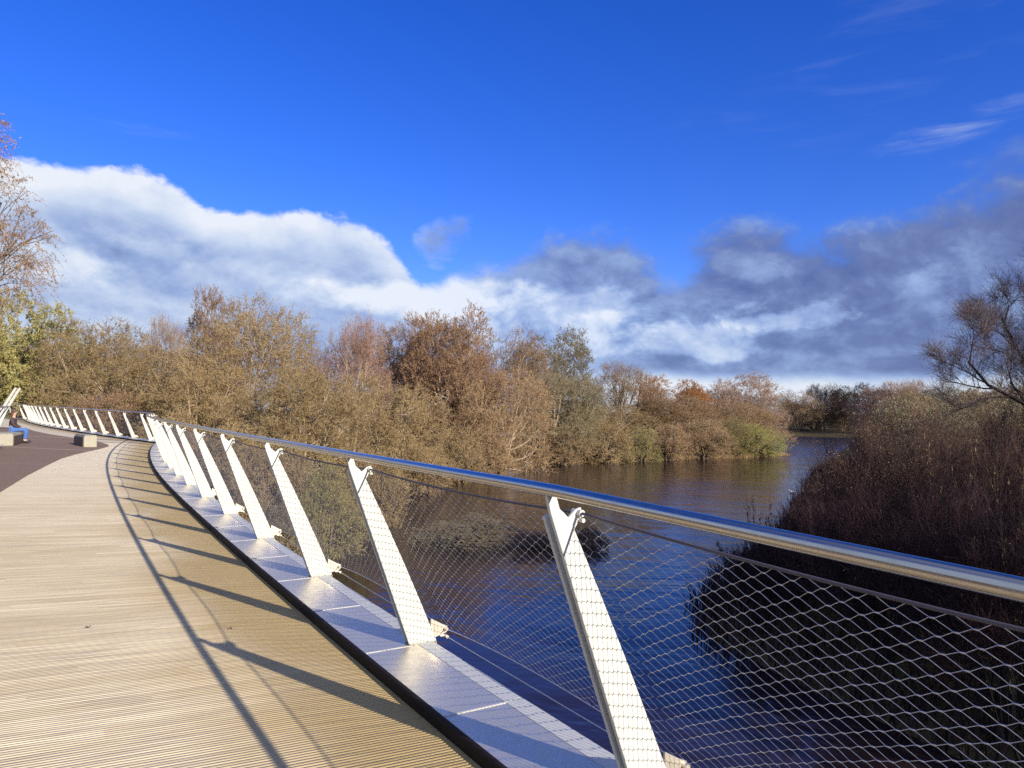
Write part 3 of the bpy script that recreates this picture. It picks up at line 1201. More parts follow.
def skeleton(rng, H, stems, spread, levels, kids, droop=0.0, rad=.16, first=.15, up=.25, stem_frac=.62, wig=.16, ratio=.62):
    """recursive limbs; returns list of (points, radii) and spray anchors (pos, dir, level)"""
    limbs, anchors = [], []

    def grow(p, d, L, r, lev):
        n = 5
        pts, rr = [p.copy()], [r]
        d = d.copy()
        for k in range(n):
            d = d + rng.normal(0, wig, 3)
            d[2] += (up if lev < levels else up * .3 - droop) * .25
            d /= np.linalg.norm(d)
            p = p + d * L / n
            pts.append(p.copy())
            rr.append(r * (1 - .62 * (k + 1) / n))
            if lev >= levels - 1 and k >= 1:
                anchors.append((p.copy(), d.copy(), lev))
        limbs.append((pts, rr))
        if lev < levels:
            nk = kids[lev]
            for j in range(nk):
                f = first + (1 - first) * (j + rng.uniform(.2, .9)) / nk
                f = max(.12, min(.99, f))
                q = f * n
                i = min(n - 1, int(q))
                pos = pts[i] + (pts[i + 1] - pts[i]) * (q - i)
                ax = rng.normal(0, 1, 3)
                dd = pts[i + 1] - pts[i]
                dd = dd / np.linalg.norm(dd)
                side = ax - dd * ax.dot(dd)
                side /= np.linalg.norm(side)
                a = rng.uniform(.55, 1.0)
                nd = dd * math.cos(a) + side * math.sin(a)
                grow(pos, nd, L * ratio * rng.uniform(.75, 1.15) * (1.15 - .45 * f), r * (.62 - .25 * f), lev + 1)
    for s in range(stems):
        a = 2 * PI * (s + rng.uniform(-.3, .3)) / stems
        lean = spread * rng.uniform(.4, 1.0) if stems > 1 else .08
        d = np.array([math.cos(a) * lean, math.sin(a) * lean, 1.0])
        d /= np.linalg.norm(d)
        b = np.array([math.cos(a), math.sin(a), 0]) * (.12 * stems * rad * 4 if stems > 1 else 0)
        b[2] = -.25
        grow(b, d, H * stem_frac * rng.uniform(.85, 1.1), rad * rng.uniform(.75, 1.1), 0)
    return limbs, anchors


def limbs_mesh(name, limbs, minr=0.0, sides=5):
    mb = MB()
    for pts, rr in limbs:
        if rr[0] < minr:
            continue
        mb.tube(pts, rr, sides, 0, False)
    me = bpy.data.meshes.new(name)
    me.from_pydata([tuple(p) for p in mb.v], [], mb.f)
    me.polygons.foreach_set('use_smooth', [True] * len(me.polygons))
    me.update()
    return me


def crown_mesh(name, rng, anchors, tw_n, tw_len, lf_n, lf_len, lf_w, droop=.0, up=.2, tw_r=.012, spreadk=.8, sub=0, jitter=.15, lf_start=.15):
    """twigs (thin prisms) springing from the anchors, leaves along them"""
    A = np.array([a[0] for a in anchors])
    D = np.array([a[1] for a in anchors])
    A = np.repeat(A, tw_n, 0)
    D = np.repeat(D, tw_n, 0)
    n = len(A)
    base = A + rng.normal(0, jitter, (n, 3))
    d = unit(D * .8 + rng.normal(0, spreadk, (n, 3)) + np.array([0, 0, up]))
    L = tw_len * rng.uniform(.5, 1.25, (n, 1))
    r0 = np.full((n, 1), tw_r)

    def curve(b, dd, LL, t):
        return b + dd * LL * t + np.array([0, 0, -1.0]) * (droop * LL * t * t)
    if sub:
        t = rng.uniform(.25, .95, (n, sub))
        b2 = curve(base[:, None, :], d[:, None, :], L[:, None, :], t[..., None]).reshape(-1, 3)
        d2 = unit(np.repeat(d, sub, 0) * .9 + rng.normal(0, .55, (n * sub, 3)) + np.array([0, 0, up * .6]))
        L2 = np.repeat(L, sub, 0) * rng.uniform(.25, .6, (n * sub, 1))
        base, d, L = np.concatenate([base, b2]), np.concatenate([d, d2]), np.concatenate([L, L2])
        r0 = np.concatenate([r0, np.full((n * sub, 1), tw_r * .62)])
        n = len(base)
    # twig prisms
    ref = unit(np.cross(d, rng.normal(0, 1, (n, 3))))
    w = np.cross(d, ref)
    V = []
    mid = curve(base, d, L, .55)
    tip = curve(base, d, L, 1.0)
    for c, k in ((base, 1.0), (mid, .6)):
        for q in range(3):
            a = 2 * PI * q / 3
            V.append(c + (ref * math.cos(a) + w * math.sin(a)) * r0 * k)
    V.append(tip)
    TV = np.stack(V, 1).reshape(-1, 3)
    o = (np.arange(n) * 7)[:, None]
    quads = np.concatenate([np.stack([o[:, 0] + q, o[:, 0] + (q + 1) % 3, o[:, 0] + 3 + (q + 1) % 3, o[:, 0] + 3 + q], 1) for q in range(3)])
    tris = np.concatenate([np.stack([o[:, 0] + 3 + q, o[:, 0] + 3 + (q + 1) % 3, o[:, 0] + 6], 1) for q in range(3)])
    tone_t = np.repeat(rng.uniform(0, 1, n), 7)
    # leaves
    m = n * lf_n
    if m:
        ti = np.repeat(np.arange(n), lf_n)
        t = rng.uniform(lf_start, 1.0, (m, 1))
        pos = curve(base[ti], d[ti], L[ti], t)
        ld = unit(d[ti] * .7 + rng.normal(0, .65, (m, 3)) + np.array([0, 0, -.35 * (1 if droop > 0 else .3)]))
        ln = lf_len * rng.uniform(.6, 1.25, (m, 1))
        sd = unit(np.cross(ld, rng.normal(0, 1, (m, 3))))
        nm = np.cross(ld, sd)
        wv = lf_w * rng.uniform(.7, 1.2, (m, 1))
        p0 = pos
        p1 = pos + ld * ln * .45 + sd * wv * .5 + nm * wv * .12
        p2 = pos + ld * ln
        p3 = pos + ld * ln * .45 - sd * wv * .5 + nm * wv * .12
        LV = np.stack([p0, p1, p2, p3], 1).reshape(-1, 3)
        lo = len(TV) + np.arange(m) * 4
        lq = np.stack([lo, lo + 1, lo + 2, lo + 3], 1)
        tone_l = np.repeat(rng.uniform(0, 1, m), 4)
        allV = np.concatenate([TV, LV])
        q4 = np.concatenate([quads, lq])
        mi4 = np.concatenate([np.ones(len(quads)), np.zeros(m)])
        tone = np.concatenate([tone_t, tone_l])
    else:
        allV, q4, mi4, tone = TV, quads, np.ones(len(quads)), tone_t
    return np_mesh(name, allV, tris, q4, {'tone': tone}, np.ones(len(tris)), mi4)


PROTO = {}


def proto(key, seed, H, skel, crown, minr=.0, sides=5, fit=None):
    rng = np.random.default_rng(seed)
    limbs, anchors = skeleton(rng, H, **skel)
    tm = limbs_mesh('trunk', limbs, minr, sides)
    cm = crown_mesh('crown', rng, anchors, **dict(crown, name='crown') if False else crown) if False else crown_mesh('crown', rng, anchors, **crown)
    co = np.zeros(len(cm.vertices) * 3, np.float32)
    cm.vertices.foreach_get('co', co)
    co = co.reshape(-1, 3)
    top = np.percentile(co[:, 2], 99.7)
    rad = np.percentile(np.hypot(co[:, 0], co[:, 1]), 96)
    tm.materials.append(M_BARK)
    cm.materials.append(M_BARK)
    cm.materials.append(M_BARK)
    PROTO[key] = (tm, cm, float(top), float(rad))
    print('proto', key, len(anchors), len(cm.polygons), 'top %.1f rad %.1f' % (top, rad))


def register(key, limbs, anchors, rng, crown, minr=0.0, sides=5):
    tm = limbs_mesh('trunk', limbs, minr, sides)
    cm = crown_mesh('crown', rng, anchors, **crown)
    co = np.zeros(len(cm.vertices) * 3, np.float32)
    cm.vertices.foreach_get('co', co)
    co = co.reshape(-1, 3)
    for m_ in (tm, cm, cm):
        m_.materials.append(M_BARK)
    PROTO[key] = (tm, cm, float(np.percentile(co[:, 2], 99.6)), float(np.percentile(np.hypot(co[:, 0], co[:, 1]), 96)))


def bez(p0, p1, p2, n=7):
    t = np.linspace(0, 1, n)[:, None]
    return (1 - t) ** 2 * p0 + 2 * t * (1 - t) * p1 + t * t * p2


def lobed(key, seed, H, R, nl, per, crown, stems=4, low=.14, lobe=.34, up=.5, topw=.5, show=5):
    """multi-stemmed crown made of many overlapping sprays: limbs run from the foot to each spray"""
    rng = np.random.default_rng(seed)
    limbs, anchors = [], []
    stem_az = rng.uniform(0, 6.28) + np.arange(stems) * 6.28 / stems
    stem_pts = []
    for a in stem_az:
        b = np.array([math.cos(a) * .25, math.sin(a) * .25, -.3])
        m = np.array([math.cos(a) * R * .22, math.sin(a) * R * .22, H * .22])
        e = np.array([math.cos(a) * R * .30, math.sin(a) * R * .30, H * .48]) + rng.normal(0, .3, 3)
        P = bez(b, m, e)
        stem_pts.append(P)
        limbs.append(([p for p in P], list(np.linspace(.20, .09, 7) * rng.uniform(.8, 1.1))))
    for k in range(nl):
        f = (k + .5) / nl
        z = H * (low + (.90 - low) * f ** .9) + rng.normal(0, .25)
        env = R * math.sqrt(max(.05, 1 - ((z / H - .42) / .60) ** 2)) * (1 - (1 - topw) * max(0, z / H - .6) / .4)
        a = k * 2.39996 + rng.normal(0, .35)
        u = rng.uniform(.58, .92) if rng.random() < .86 else rng.uniform(.05, .4)
        c = np.array([math.cos(a) * env * u, math.sin(a) * env * u, z])
        lr = R * lobe * rng.uniform(.65, 1.25)
        st = stem_pts[int(np.argmin([abs((a - q + PI) % (2 * PI) - PI) for q in stem_az]))]
        s0 = st[min(6, 2 + int(4 * z / H + rng.uniform(0, 1)))]
        P = bez(s0, s0 * .5 + c * .5 + np.array([0, 0, -.4 * (z - s0[2]) * .4]) + rng.normal(0, .35, 3), c)
        limbs.append(([p for p in P], list(np.linspace(.085, .03, 7))))
        for j in range(show):
            d = unit(rng.normal(0, 1, 3) + np.array([0, 0, .7]) + unit(c * np.array([1, 1, 0])) * .5)
            q = P[rng.integers(3, 7)]
            e = c + d * lr * 1.04
            limbs.append(([p for p in bez(q, q * .45 + c * .55 + rng.normal(0, .15, 3), e, 5)], list(np.linspace(.034, .010, 5))))
        out = unit(c * np.array([1, 1, 0]) + 1e-6)
        npts = int(per * (lr / (R * lobe)) ** 2)
        d = unit(rng.normal(0, 1, (npts, 3)) + np.array([0, 0, .35]) + out * .25)
        rr = lr * rng.uniform(.2, 1.0, (npts, 1)) ** .40
        pos = c + d * rr * np.array([1, 1, .95])
        pos[:, 2] = np.maximum(pos[:, 2], .05)
        dirs = unit(d * .75 + np.array([0, 0, up]))
        anchors += [(p, q, 1) for p, q in zip(pos, dirs)]
    register(key, limbs, anchors, rng, crown)


W_CR = dict(tw_n=4, tw_len=.52, lf_n=26, lf_len=.095, lf_w=.034, droop=.20, up=.15, tw_r=.006, spreadk=.5, jitter=.10, lf_start=.0)
for i, sd in enumerate((11, 23, 37, 58)):
    lobed('willow%d' % i, sd, 10.0, 5.4, (26, 30, 22, 28)[i], (105, 90, 120, 100)[i], dict(W_CR, tw_n=(4, 4, 3, 4)[i], lf_n=(26, 20, 20, 26)[i], tw_len=(.52, .62, .70, .50)[i]), stems=(4, 5, 3, 4)[i], low=.08, lobe=(.40, .36, .44, .38)[i], topw=(.75, .85, .7, .8)[i], show=5)
lobed('leafy', 91, 10.0, 5.4, 26, 95, dict(W_CR, tw_n=3, lf_n=14, lf_len=.20, lf_w=.065), stems=4, low=.08, lobe=.40, topw=.8, show=3)
for i, sd in enumerate((5, 71)):
    lobed('bare%d' % i, sd, 12, 4.6, 28, 38, dict(tw_n=3, tw_len=1.15, lf_n=3, lf_len=.11, lf_w=.042, droop=.04, up=.45, tw_r=.011, spreadk=.4, sub=3, jitter=.15),
          stems=(3, 2)[i], low=.2, lobe=.32, up=.9, topw=.45, show=8)
for i, sd in enumerate((7, 19, 43)):
    lobed('shrub%d' % i, sd, 3.6, 2.5, 24, 48, dict(tw_n=3, tw_len=.5, lf_n=13, lf_len=.085, lf_w=.030, droop=.2, up=.2, tw_r=.005, spreadk=.5, jitter=.08),
          stems=6, low=.03, lobe=.36, topw=.6, show=4)
for i, sd in enumerate((101, 131, 163)):
    proto('twigs%d' % i, sd, 5, dict(stems=16, spread=.75, levels=1, kids=(7,), rad=.032, up=.35, wig=.10, stem_frac=.78, first=.1, ratio=.5),
          dict(tw_n=9, tw_len=.95, lf_n=1, lf_len=.05, lf_w=.022, droop=.04, up=.6, tw_r=.0055, spreadk=.5, sub=3, jitter=.12))
def near_bare():
    rng = np.random.default_rng(211)
    limbs, anchors = [], []

    def kids(pts, r, lev, n, L):
        pts = np.array(pts)
        for j in range(n):
            f = .22 + .78 * (j + rng.uniform(0, .9)) / n
            q = f * (len(pts) - 1)
            i = min(len(pts) - 2, int(q))
            p = pts[i] + (pts[i + 1] - pts[i]) * (q - i)
            d = unit(pts[i + 1] - pts[i])
            sd = rng.normal(0, 1, 3)
            sd = unit(sd - d * sd.dot(d))
            d = unit(d * .75 + sd * .75 + np.array([0, 0, .28]))
            ll = L * rng.uniform(.7, 1.15) * (1.15 - .5 * f)
            P, rr = [p], [r * .5 * (1.1 - .5 * f)]
            for k in range(5):
                d = unit(d + rng.normal(0, .17, 3) + np.array([0, 0, .05]))
                P.append(P[-1] + d * ll / 5)
                rr.append(rr[0] * (1 - .15 * (k + 1)))
                if lev >= 1:
                    anchors.append((P[-1], d, lev))
            limbs.append((P, rr))
            if lev < 2:
                kids(P, rr[0], lev + 1, (6, 5)[lev], ll * .55)
    main = [
        [(0, 0, 0), (-.1, 0, 2.5), (-.2, .1, 4.6), (.1, .2, 7), (.4, .3, 9.5), (.5, .2, 11.2)],
        [(-.2, .1, 5.4), (-1.2, -.1, 5.9), (-2.4, -.2, 6.2), (-3.4, -.1, 6.9), (-4.3, 0, 7.4), (-5.0, .1, 8.2)],
        [(-.15, .1, 4.9), (-1.3, .4, 5.9), (-2.3, .6, 7.5), (-3.0, .5, 8.9), (-3.5, .5, 10.0)],
        [(0, .1, 6.2), (-.9, -.5, 7.6), (-1.7, -.8, 9.2), (-2.1, -.8, 10.8), (-2.3, -.7, 11.7)],
        [(0, .1, 5.5), (1.5, .2, 6.6), (2.8, .3, 8.2), (3.8, .2, 9.6)],
        [(0, .1, 6.5), (.2, 1.5, 7.8), (.1, 2.8, 9.5)],
    ]
    for q, (M_, r) in enumerate(zip(main, (.22, .11, .10, .10, .11, .09))):
        P = [np.array(p, float) + (rng.normal(0, .08, 3) if k else 0) for k, p in enumerate(M_)]
        limbs.append((P, list(np.linspace(r, r * .35, len(P)))))
        kids(P, r * .8, 0, 8, 2.6)
    register('near_bare', limbs, anchors, rng, dict(tw_n=2, tw_len=.62, lf_n=0, lf_len=.05, lf_w=.022, droop=.05, up=.25, tw_r=.005, spreadk=.5, sub=3, jitter=.03))


near_bare()
lobed('birch', 307, 17, 6.0, 36, 44, dict(tw_n=3, tw_len=1.1, lf_n=12, lf_len=.10, lf_w=.045, droop=.7, up=.0, tw_r=.007, spreadk=.5, jitter=.12),
      stems=3, low=.48, lobe=.25, up=.2, topw=.5, show=7)
proto('wisp', 433, 2.4, dict(stems=4, spread=.55, levels=1, kids=(4,), rad=.012, up=.2, wig=.14, stem_frac=.9),
      dict(tw_n=1, tw_len=.3, lf_n=3, lf_len=.075, lf_w=.032, droop=.1, up=.3, tw_r=.0035, spreadk=.7, jitter=.02))
proto('weed', 401, 2.2, dict(stems=7, spread=.6, levels=1, kids=(5,), rad=.014, up=.2, wig=.12, stem_frac=.9),
      dict(tw_n=3, tw_len=.35, lf_n=6, lf_len=.085, lf_w=.032, droop=.1, up=.4, tw_r=.004, spreadk=.5, jitter=.03))


PAL = {
    'olive': mat_leaf('leaf_olive_tan', (.27, .190, .085), (.52, .40, .215)),
    'tan': mat_leaf('leaf_tan', (.31, .205, .110), (.56, .41, .245)),
    'brown': mat_leaf('leaf_brown', (.26, .155, .092), (.48, .32, .195)),
    'green': mat_leaf('leaf_green', (.23, .22, .075), (.52, .46, .20)),
    'lime': mat_leaf('leaf_yellow_green', (.24, .26, .060), (.50, .48, .16)),
    'sage': mat_leaf('leaf_grey_green', (.20, .175, .105), (.41, .355, .225)),
    'orange': mat_leaf('leaf_orange_brown', (.32, .145, .050), (.50, .27, .105)),
    'pink': mat_leaf('leaf_pinkish_buff', (.34, .235, .175), (.56, .42, .32)),
    'rose': mat_leaf('leaf_reddish_twig', (.26, .155, .125), (.46, .30, .24)),
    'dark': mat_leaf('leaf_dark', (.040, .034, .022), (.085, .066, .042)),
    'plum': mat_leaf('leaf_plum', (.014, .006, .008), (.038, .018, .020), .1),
    'yellow': mat_leaf('leaf_pale_yellow', (.20, .17, .06), (.45, .38, .17)),
}
TW = {
    'pale': mat_leaf('twig_pale', (.20, .135, .090), (.40, .29, .20), 0),
    'brown': mat_leaf('twig_brown', (.11, .070, .045), (.23, .15, .10), 0),
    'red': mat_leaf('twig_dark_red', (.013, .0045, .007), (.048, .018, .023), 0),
    'rose': mat_leaf('twig_rose', (.20, .115, .085), (.38, .24, .185), 0),
    'russet': mat_leaf('twig_russet', (.035, .016, .015), (.105, .058, .048), 0),
    'mauve': mat_leaf('twig_mauve_grey', (.075, .055, .066), (.20, .155, .165), 0),
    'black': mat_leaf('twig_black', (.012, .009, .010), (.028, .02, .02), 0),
}


def X_at(px, Y):
    return (px - 512) / FPX * Y


def Z_at(px, py, Y):
    return EYE + (411 + .007 * (px - 512) - py) / FPX * Y


def ground_z(x, y):
    s = float(signed_river(np.array([x]), np.array([y]))[0])
    return (max(-1.2, s * .35) if s < 0 else min(.9, s * .30)) - .05


_rot = random.Random(4)


def plant(name, label, cat, key, x, y, top, rad, leaf, twig='brown', bark=None, group=None, rot=None, z0=None, ysc=1.0):
    tm, cm, h, r = PROTO[key]
    zg = ground_z(x, y) if z0 is None else z0
    sz = (top - zg) / h
    sx = rad / r
    M = Matrix.Translation((x, y, zg)) @ Matrix.Rotation(_rot.uniform(0, 6.28) if rot is None else rot, 4, 'Z') @ Matrix.Diagonal((sx, sx * ysc, sz, 1))
    root = tag(empty(name, M), label, cat, group)
    t = link(bpy.data.objects.new('trunk', tm), root)
    c = link(bpy.data.objects.new('crown', cm), root)
    for o, mats in ((t, [bark or M_BARK]), (c, [PAL[leaf], TW[twig]])):
        for i, mm in enumerate(mats):
            o.material_slots[i].link = 'OBJECT'
            o.material_slots[i].material = mm
    return root


TG = 'autumn trees along the far bank'
# px centre, distance, pixel row of the top, pixel half width
TREES = [
    ('willow_tree', 'olive-green leafy willow at the left edge, behind the far railing', 'leafy', 16, 86, 294, 74, 'green', 'brown'),
    ('willow_tree', 'brown-green rounded willow just right of the olive-green one at the left', 'willow1', 92, 84, 320, 58, 'olive', 'pale'),
    ('bare_tree', 'thin grey-brown tree rising behind the left willows, left of the tallest crown', 'bare0', 165, 100, 318, 36, 'brown', 'pale'),
    ('bare_tree', 'dark-topped brown tree forming the highest point of the left wood', 'willow3', 222, 84, 294, 34, 'brown', 'brown'),
    ('willow_tree', 'tall broad olive-brown willow, the largest crown left of the middle', 'willow2', 255, 66, 305, 74, 'olive', 'pale'),
    ('willow_tree', 'low bushy olive willow behind the small posts of the far railing', 'willow3', 140, 72, 352, 62, 'olive', 'pale'),
    ('bare_tree', 'bare pinkish tree with pale upright stems, right of the largest willow', 'bare1', 352, 80, 316, 42, 'rose', 'rose'),
    ('willow_tree', 'brown loose-crowned tree between the pinkish bare tree and the ridge of brown crowns', 'willow1', 405, 90, 318, 40, 'brown', 'rose'),
    ('willow_tree', 'tall russet-brown willow with drooping strands left of the river bend', 'willow0', 452, 86, 312, 44, 'brown', 'rose'),
    ('willow_tree', 'brown willow standing right of the tall russet-brown one', 'willow2', 500, 92, 332, 44, 'brown', 'pale'),
    ('willow_tree', 'grey-green feathery poplar-like tree above the bank, tallest near the middle', 'willow3', 552, 112, 331, 40, 'sage', 'pale'),
    ('willow_tree', 'round olive-tan willow in front of the russet-brown trees, just above the handrail', 'willow1', 385, 60, 378, 60, 'olive', 'pale'),
    ('willow_tree', 'tan willow leaning over the reeds left of the open water', 'willow2', 500, 82, 372, 50, 'tan', 'pale'),
    ('willow_tree', 'grey-tan willow at the water edge below the grey-green tree', 'willow0', 560, 96, 372, 40, 'sage', 'pale'),
    ('bare_tree', 'half-bare brown-orange tree with a dark branching crown on the island', 'bare0', 625, 118, 363, 48, 'tan', 'brown'),
    ('willow_tree', 'rust-orange tree between the half-bare tree and the pale pinkish one', 'willow3', 672, 134, 377, 36, 'orange', 'brown'),
    ('bare_tree', 'pale pinkish-buff rounded tree near the tip of the island', 'willow1', 742, 138, 375, 42, 'pink', 'rose'),
    ('willow_tree', 'low tan willow behind the green shrub on the island bank', 'willow2', 606, 108, 404, 46, 'olive', 'pale'),
    ('willow_tree', 'spreading brown-tan willow in the middle of the island bank', 'willow0', 668, 120, 398, 46, 'tan', 'pale'),
    ('willow_tree', 'small buff willow tucked behind the last yellow-green shrub of the island', 'willow3', 735, 126, 402, 40, 'tan', 'pale'),
    ('willow_tree', 'olive willow with a pale forked branch showing, below the largest crown', 'willow3', 300, 52, 372, 58, 'olive', 'pale'),
    ('willow_tree', 'dense low willow left of the forked branch, over the far railing', 'willow1', 205, 60, 366, 52, 'olive', 'pale'),
    ('willow_tree', 'dim brown tree filling the gap behind the olive-tan willow', 'willow0', 440, 100, 350, 50, 'brown', 'brown'),
    ('willow_tree', 'dim brown tree in the second row behind the pinkish bare tree', 'willow2', 330, 105, 345, 60, 'brown', 'brown'),
    ('willow_tree', 'dim olive-brown tree in the second row behind the left willows', 'willow0', 60, 108, 345, 70, 'brown', 'brown'),
    ('willow_tree', 'dim brown tree behind the low bushy willow, in the dark gap', 'willow1', 180, 108, 350, 60, 'brown', 'brown'),
    ('willow_tree', 'dim tan tree behind the rust-orange tree on the island', 'willow1', 700, 150, 392, 50, 'brown', 'brown'),
]
for nm, lb, key, px, Y, top, hw, leaf, tw in TREES:
    plant(nm, lb, 'tree', key, X_at(px, Y), Y, Z_at(px, top, Y), hw * (1.2 if key[:3] == 'wil' else 1.0) / FPX * Y, leaf, tw, M_BARK_PALE if tw in ('pale', 'rose') else M_BARK, TG)

FG = 'trees beyond the far bend of the river'
FAR = [
    ('tree', 'first grey-buff tree beyond the bend, right next to the island tip', 'willow2', 798, 234, 391, 18, 'tan', 'brown'),
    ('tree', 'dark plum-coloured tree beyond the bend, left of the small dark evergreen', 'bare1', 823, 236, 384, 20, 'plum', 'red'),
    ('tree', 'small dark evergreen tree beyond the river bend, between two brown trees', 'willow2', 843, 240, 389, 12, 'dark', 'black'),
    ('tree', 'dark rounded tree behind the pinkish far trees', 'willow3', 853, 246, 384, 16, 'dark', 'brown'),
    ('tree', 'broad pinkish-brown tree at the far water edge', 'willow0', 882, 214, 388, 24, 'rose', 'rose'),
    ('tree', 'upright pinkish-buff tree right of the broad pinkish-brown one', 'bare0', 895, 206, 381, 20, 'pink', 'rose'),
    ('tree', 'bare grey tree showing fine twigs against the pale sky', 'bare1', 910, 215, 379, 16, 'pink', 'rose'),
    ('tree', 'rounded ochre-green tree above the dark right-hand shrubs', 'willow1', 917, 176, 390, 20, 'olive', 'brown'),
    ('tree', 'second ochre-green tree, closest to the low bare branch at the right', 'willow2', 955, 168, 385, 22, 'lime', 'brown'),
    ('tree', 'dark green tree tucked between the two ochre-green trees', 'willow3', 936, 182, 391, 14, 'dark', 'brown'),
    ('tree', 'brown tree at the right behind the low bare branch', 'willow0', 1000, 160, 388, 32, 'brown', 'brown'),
    ('tree', 'dark tree standing in the water-level gap beyond the bend', 'willow1', 815, 252, 402, 30, 'dark', 'brown'),
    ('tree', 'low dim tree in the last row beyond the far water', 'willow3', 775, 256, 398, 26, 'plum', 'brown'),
    ('tree', 'brown tree in the last row above the right-hand shrubs', 'willow1', 1055, 150, 380, 40, 'brown', 'brown'),
]
for nm, lb, key, px, Y, top, hw, leaf, tw in FAR:
    plant(nm, lb, 'tree', key, X_at(px, Y), Y, Z_at(px, top, Y), hw * 1.35 / FPX * Y, leaf, tw, M_BARK, FG)

# shrubs along the island water edge
SG = 'shrubs along the island water edge'
SHR = [
    ('tan shrub at the left end of the island water edge', 566, 93.5, 424, 30, 'tan'),
    ('olive-tan shrub left of the bright green one', 603, 97.5, 420, 30, 'olive'),
    ('bright green round shrub in the middle of the island edge', 641, 100.5, 428, 22, 'green'),
    ('tan shrub just right of the bright green one', 668, 104, 424, 26, 'tan'),
    ('russet-tan shrub, second from the island tip', 703, 107.5, 420, 30, 'tan'),
    ('yellow-green shrub at the tip of the island', 758, 113, 424, 27, 'lime'),
    ('pale yellowish shrub left of the island tip', 730, 111, 418, 28, 'yellow'),
]
for i, (lb, px, Y, top, hw, leaf) in enumerate(SHR):
    plant('shrub', lb, 'shrub', 'shrub%d' % (i % 3), X_at(px, Y), Y, Z_at(px, top, Y), hw / FPX * Y, leaf, 'pale', None, SG)

BG = 'bushes on the bank below the railing'
BUSH = [
    ('olive bush seen through the net behind the third post from the right', 325, 34, 462, 42, 'green', 'shrub0'),
    ('olive-tan bush behind the fourth post from the right', 268, 38, 440, 50, 'olive', 'shrub1'),
    ('grey-green bush beyond the crowded middle posts', 222, 44, 424, 50, 'olive', 'shrub2'),
    ('tan bush below the handrail, left of the brown water', 372, 44, 452, 40, 'olive', 'shrub1'),
    ('low pale bush on the reedy bank, above the second post from the right', 420, 62, 440, 40, 'tan', 'shrub0'),
    ('brown low bush at the end of the reedy bank', 486, 78, 440, 34, 'tan', 'shrub2'),
    ('dark-stemmed bush below the cluster of posts', 286, 31, 500, 38, 'sage', 'shrub2'),
    ('bush beside the cusp of the railing, over the far deck edge', 170, 54, 412, 44, 'olive', 'shrub0'),
    ('brown bush behind the block bench and far railing', 110, 66, 392, 44, 'brown', 'shrub1'),
    ('rust-brown bush behind the farthest railing', 62, 84, 385, 40, 'brown', 'shrub2'),
    ('olive bush above the seated person', 20, 84, 372, 42, 'green', 'shrub1'),
    ('sparse grey bush at the foot of the tan willow', 455, 70, 430, 36, 'olive', 'shrub1'),
]
for lb, px, Y, top, hw, leaf, key in BUSH:
    plant('bush', lb, 'bush', key, X_at(px, Y), Y, Z_at(px, top, Y), hw / FPX * Y, leaf, 'pale', None, BG)

# half-drowned clump of branches in the shallows
plant('bush', 'straggly half-leafless bush standing in the shallows below the bridge', 'bush', 'shrub2', X_at(470, 38), 38, 1.25, 2.9, 'sage', 'brown', None, None, None, -.3)
plant('brushwood', 'dark drowned branches in the water left of the nearest post', 'branches', 'twigs0', X_at(545, 37), 37, .75, 2.6, 'plum', 'black', M_BARK_DARK, None, None, -.5)
plant('brushwood', 'dark twiggy clump in the water just right of the nearest post', 'branches', 'shrub0', X_at(588, 36.5), 36.5, .95, 1.1, 'plum', 'black', M_BARK_DARK, None, None, -.4)

# right-hand thicket
RG = 'dark-stemmed shrubs on the right bank'
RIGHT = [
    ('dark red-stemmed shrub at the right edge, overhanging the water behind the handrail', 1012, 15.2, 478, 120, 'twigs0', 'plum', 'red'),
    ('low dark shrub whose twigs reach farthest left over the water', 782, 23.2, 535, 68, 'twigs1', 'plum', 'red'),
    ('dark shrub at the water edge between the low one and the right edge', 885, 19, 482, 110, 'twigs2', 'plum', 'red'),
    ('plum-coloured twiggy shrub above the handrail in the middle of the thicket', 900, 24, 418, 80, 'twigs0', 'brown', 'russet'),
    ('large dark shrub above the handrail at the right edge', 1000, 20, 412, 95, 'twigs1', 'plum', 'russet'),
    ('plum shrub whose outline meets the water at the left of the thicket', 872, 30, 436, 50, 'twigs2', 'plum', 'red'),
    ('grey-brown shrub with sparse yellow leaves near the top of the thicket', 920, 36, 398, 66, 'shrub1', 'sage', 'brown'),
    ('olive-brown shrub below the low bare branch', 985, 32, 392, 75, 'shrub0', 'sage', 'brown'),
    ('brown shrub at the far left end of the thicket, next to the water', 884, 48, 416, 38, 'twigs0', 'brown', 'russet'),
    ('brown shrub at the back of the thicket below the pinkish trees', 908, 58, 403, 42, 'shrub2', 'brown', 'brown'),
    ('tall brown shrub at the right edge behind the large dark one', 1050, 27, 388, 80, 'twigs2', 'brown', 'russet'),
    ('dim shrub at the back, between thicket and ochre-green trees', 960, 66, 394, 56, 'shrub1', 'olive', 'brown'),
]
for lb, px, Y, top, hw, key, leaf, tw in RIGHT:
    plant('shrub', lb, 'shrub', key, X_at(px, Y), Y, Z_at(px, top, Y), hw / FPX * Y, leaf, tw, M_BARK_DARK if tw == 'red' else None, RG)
plant('shrub', 'upright wispy shrub with pale yellow leaves in front of the dark thicket', 'shrub', 'wisp', X_at(955, 18.3), 18.3, Z_at(955, 436, 18.3), .75, 'yellow', 'brown', None, RG)
plant('shrub', 'second wispy shrub with a few yellow leaves, close to the right edge', 'shrub', 'wisp', X_at(1004, 14.5), 14.5, Z_at(1004, 468, 14.5), .7, 'yellow', 'brown', None, RG)
plant('weed', 'dark leafy weed poking above the handrail in front of the water', 'weed', 'weed', X_at(768, 21.5), 21.5, Z_at(768, 498, 21.5), 1.1, 'plum', 'red', M_BARK_DARK)

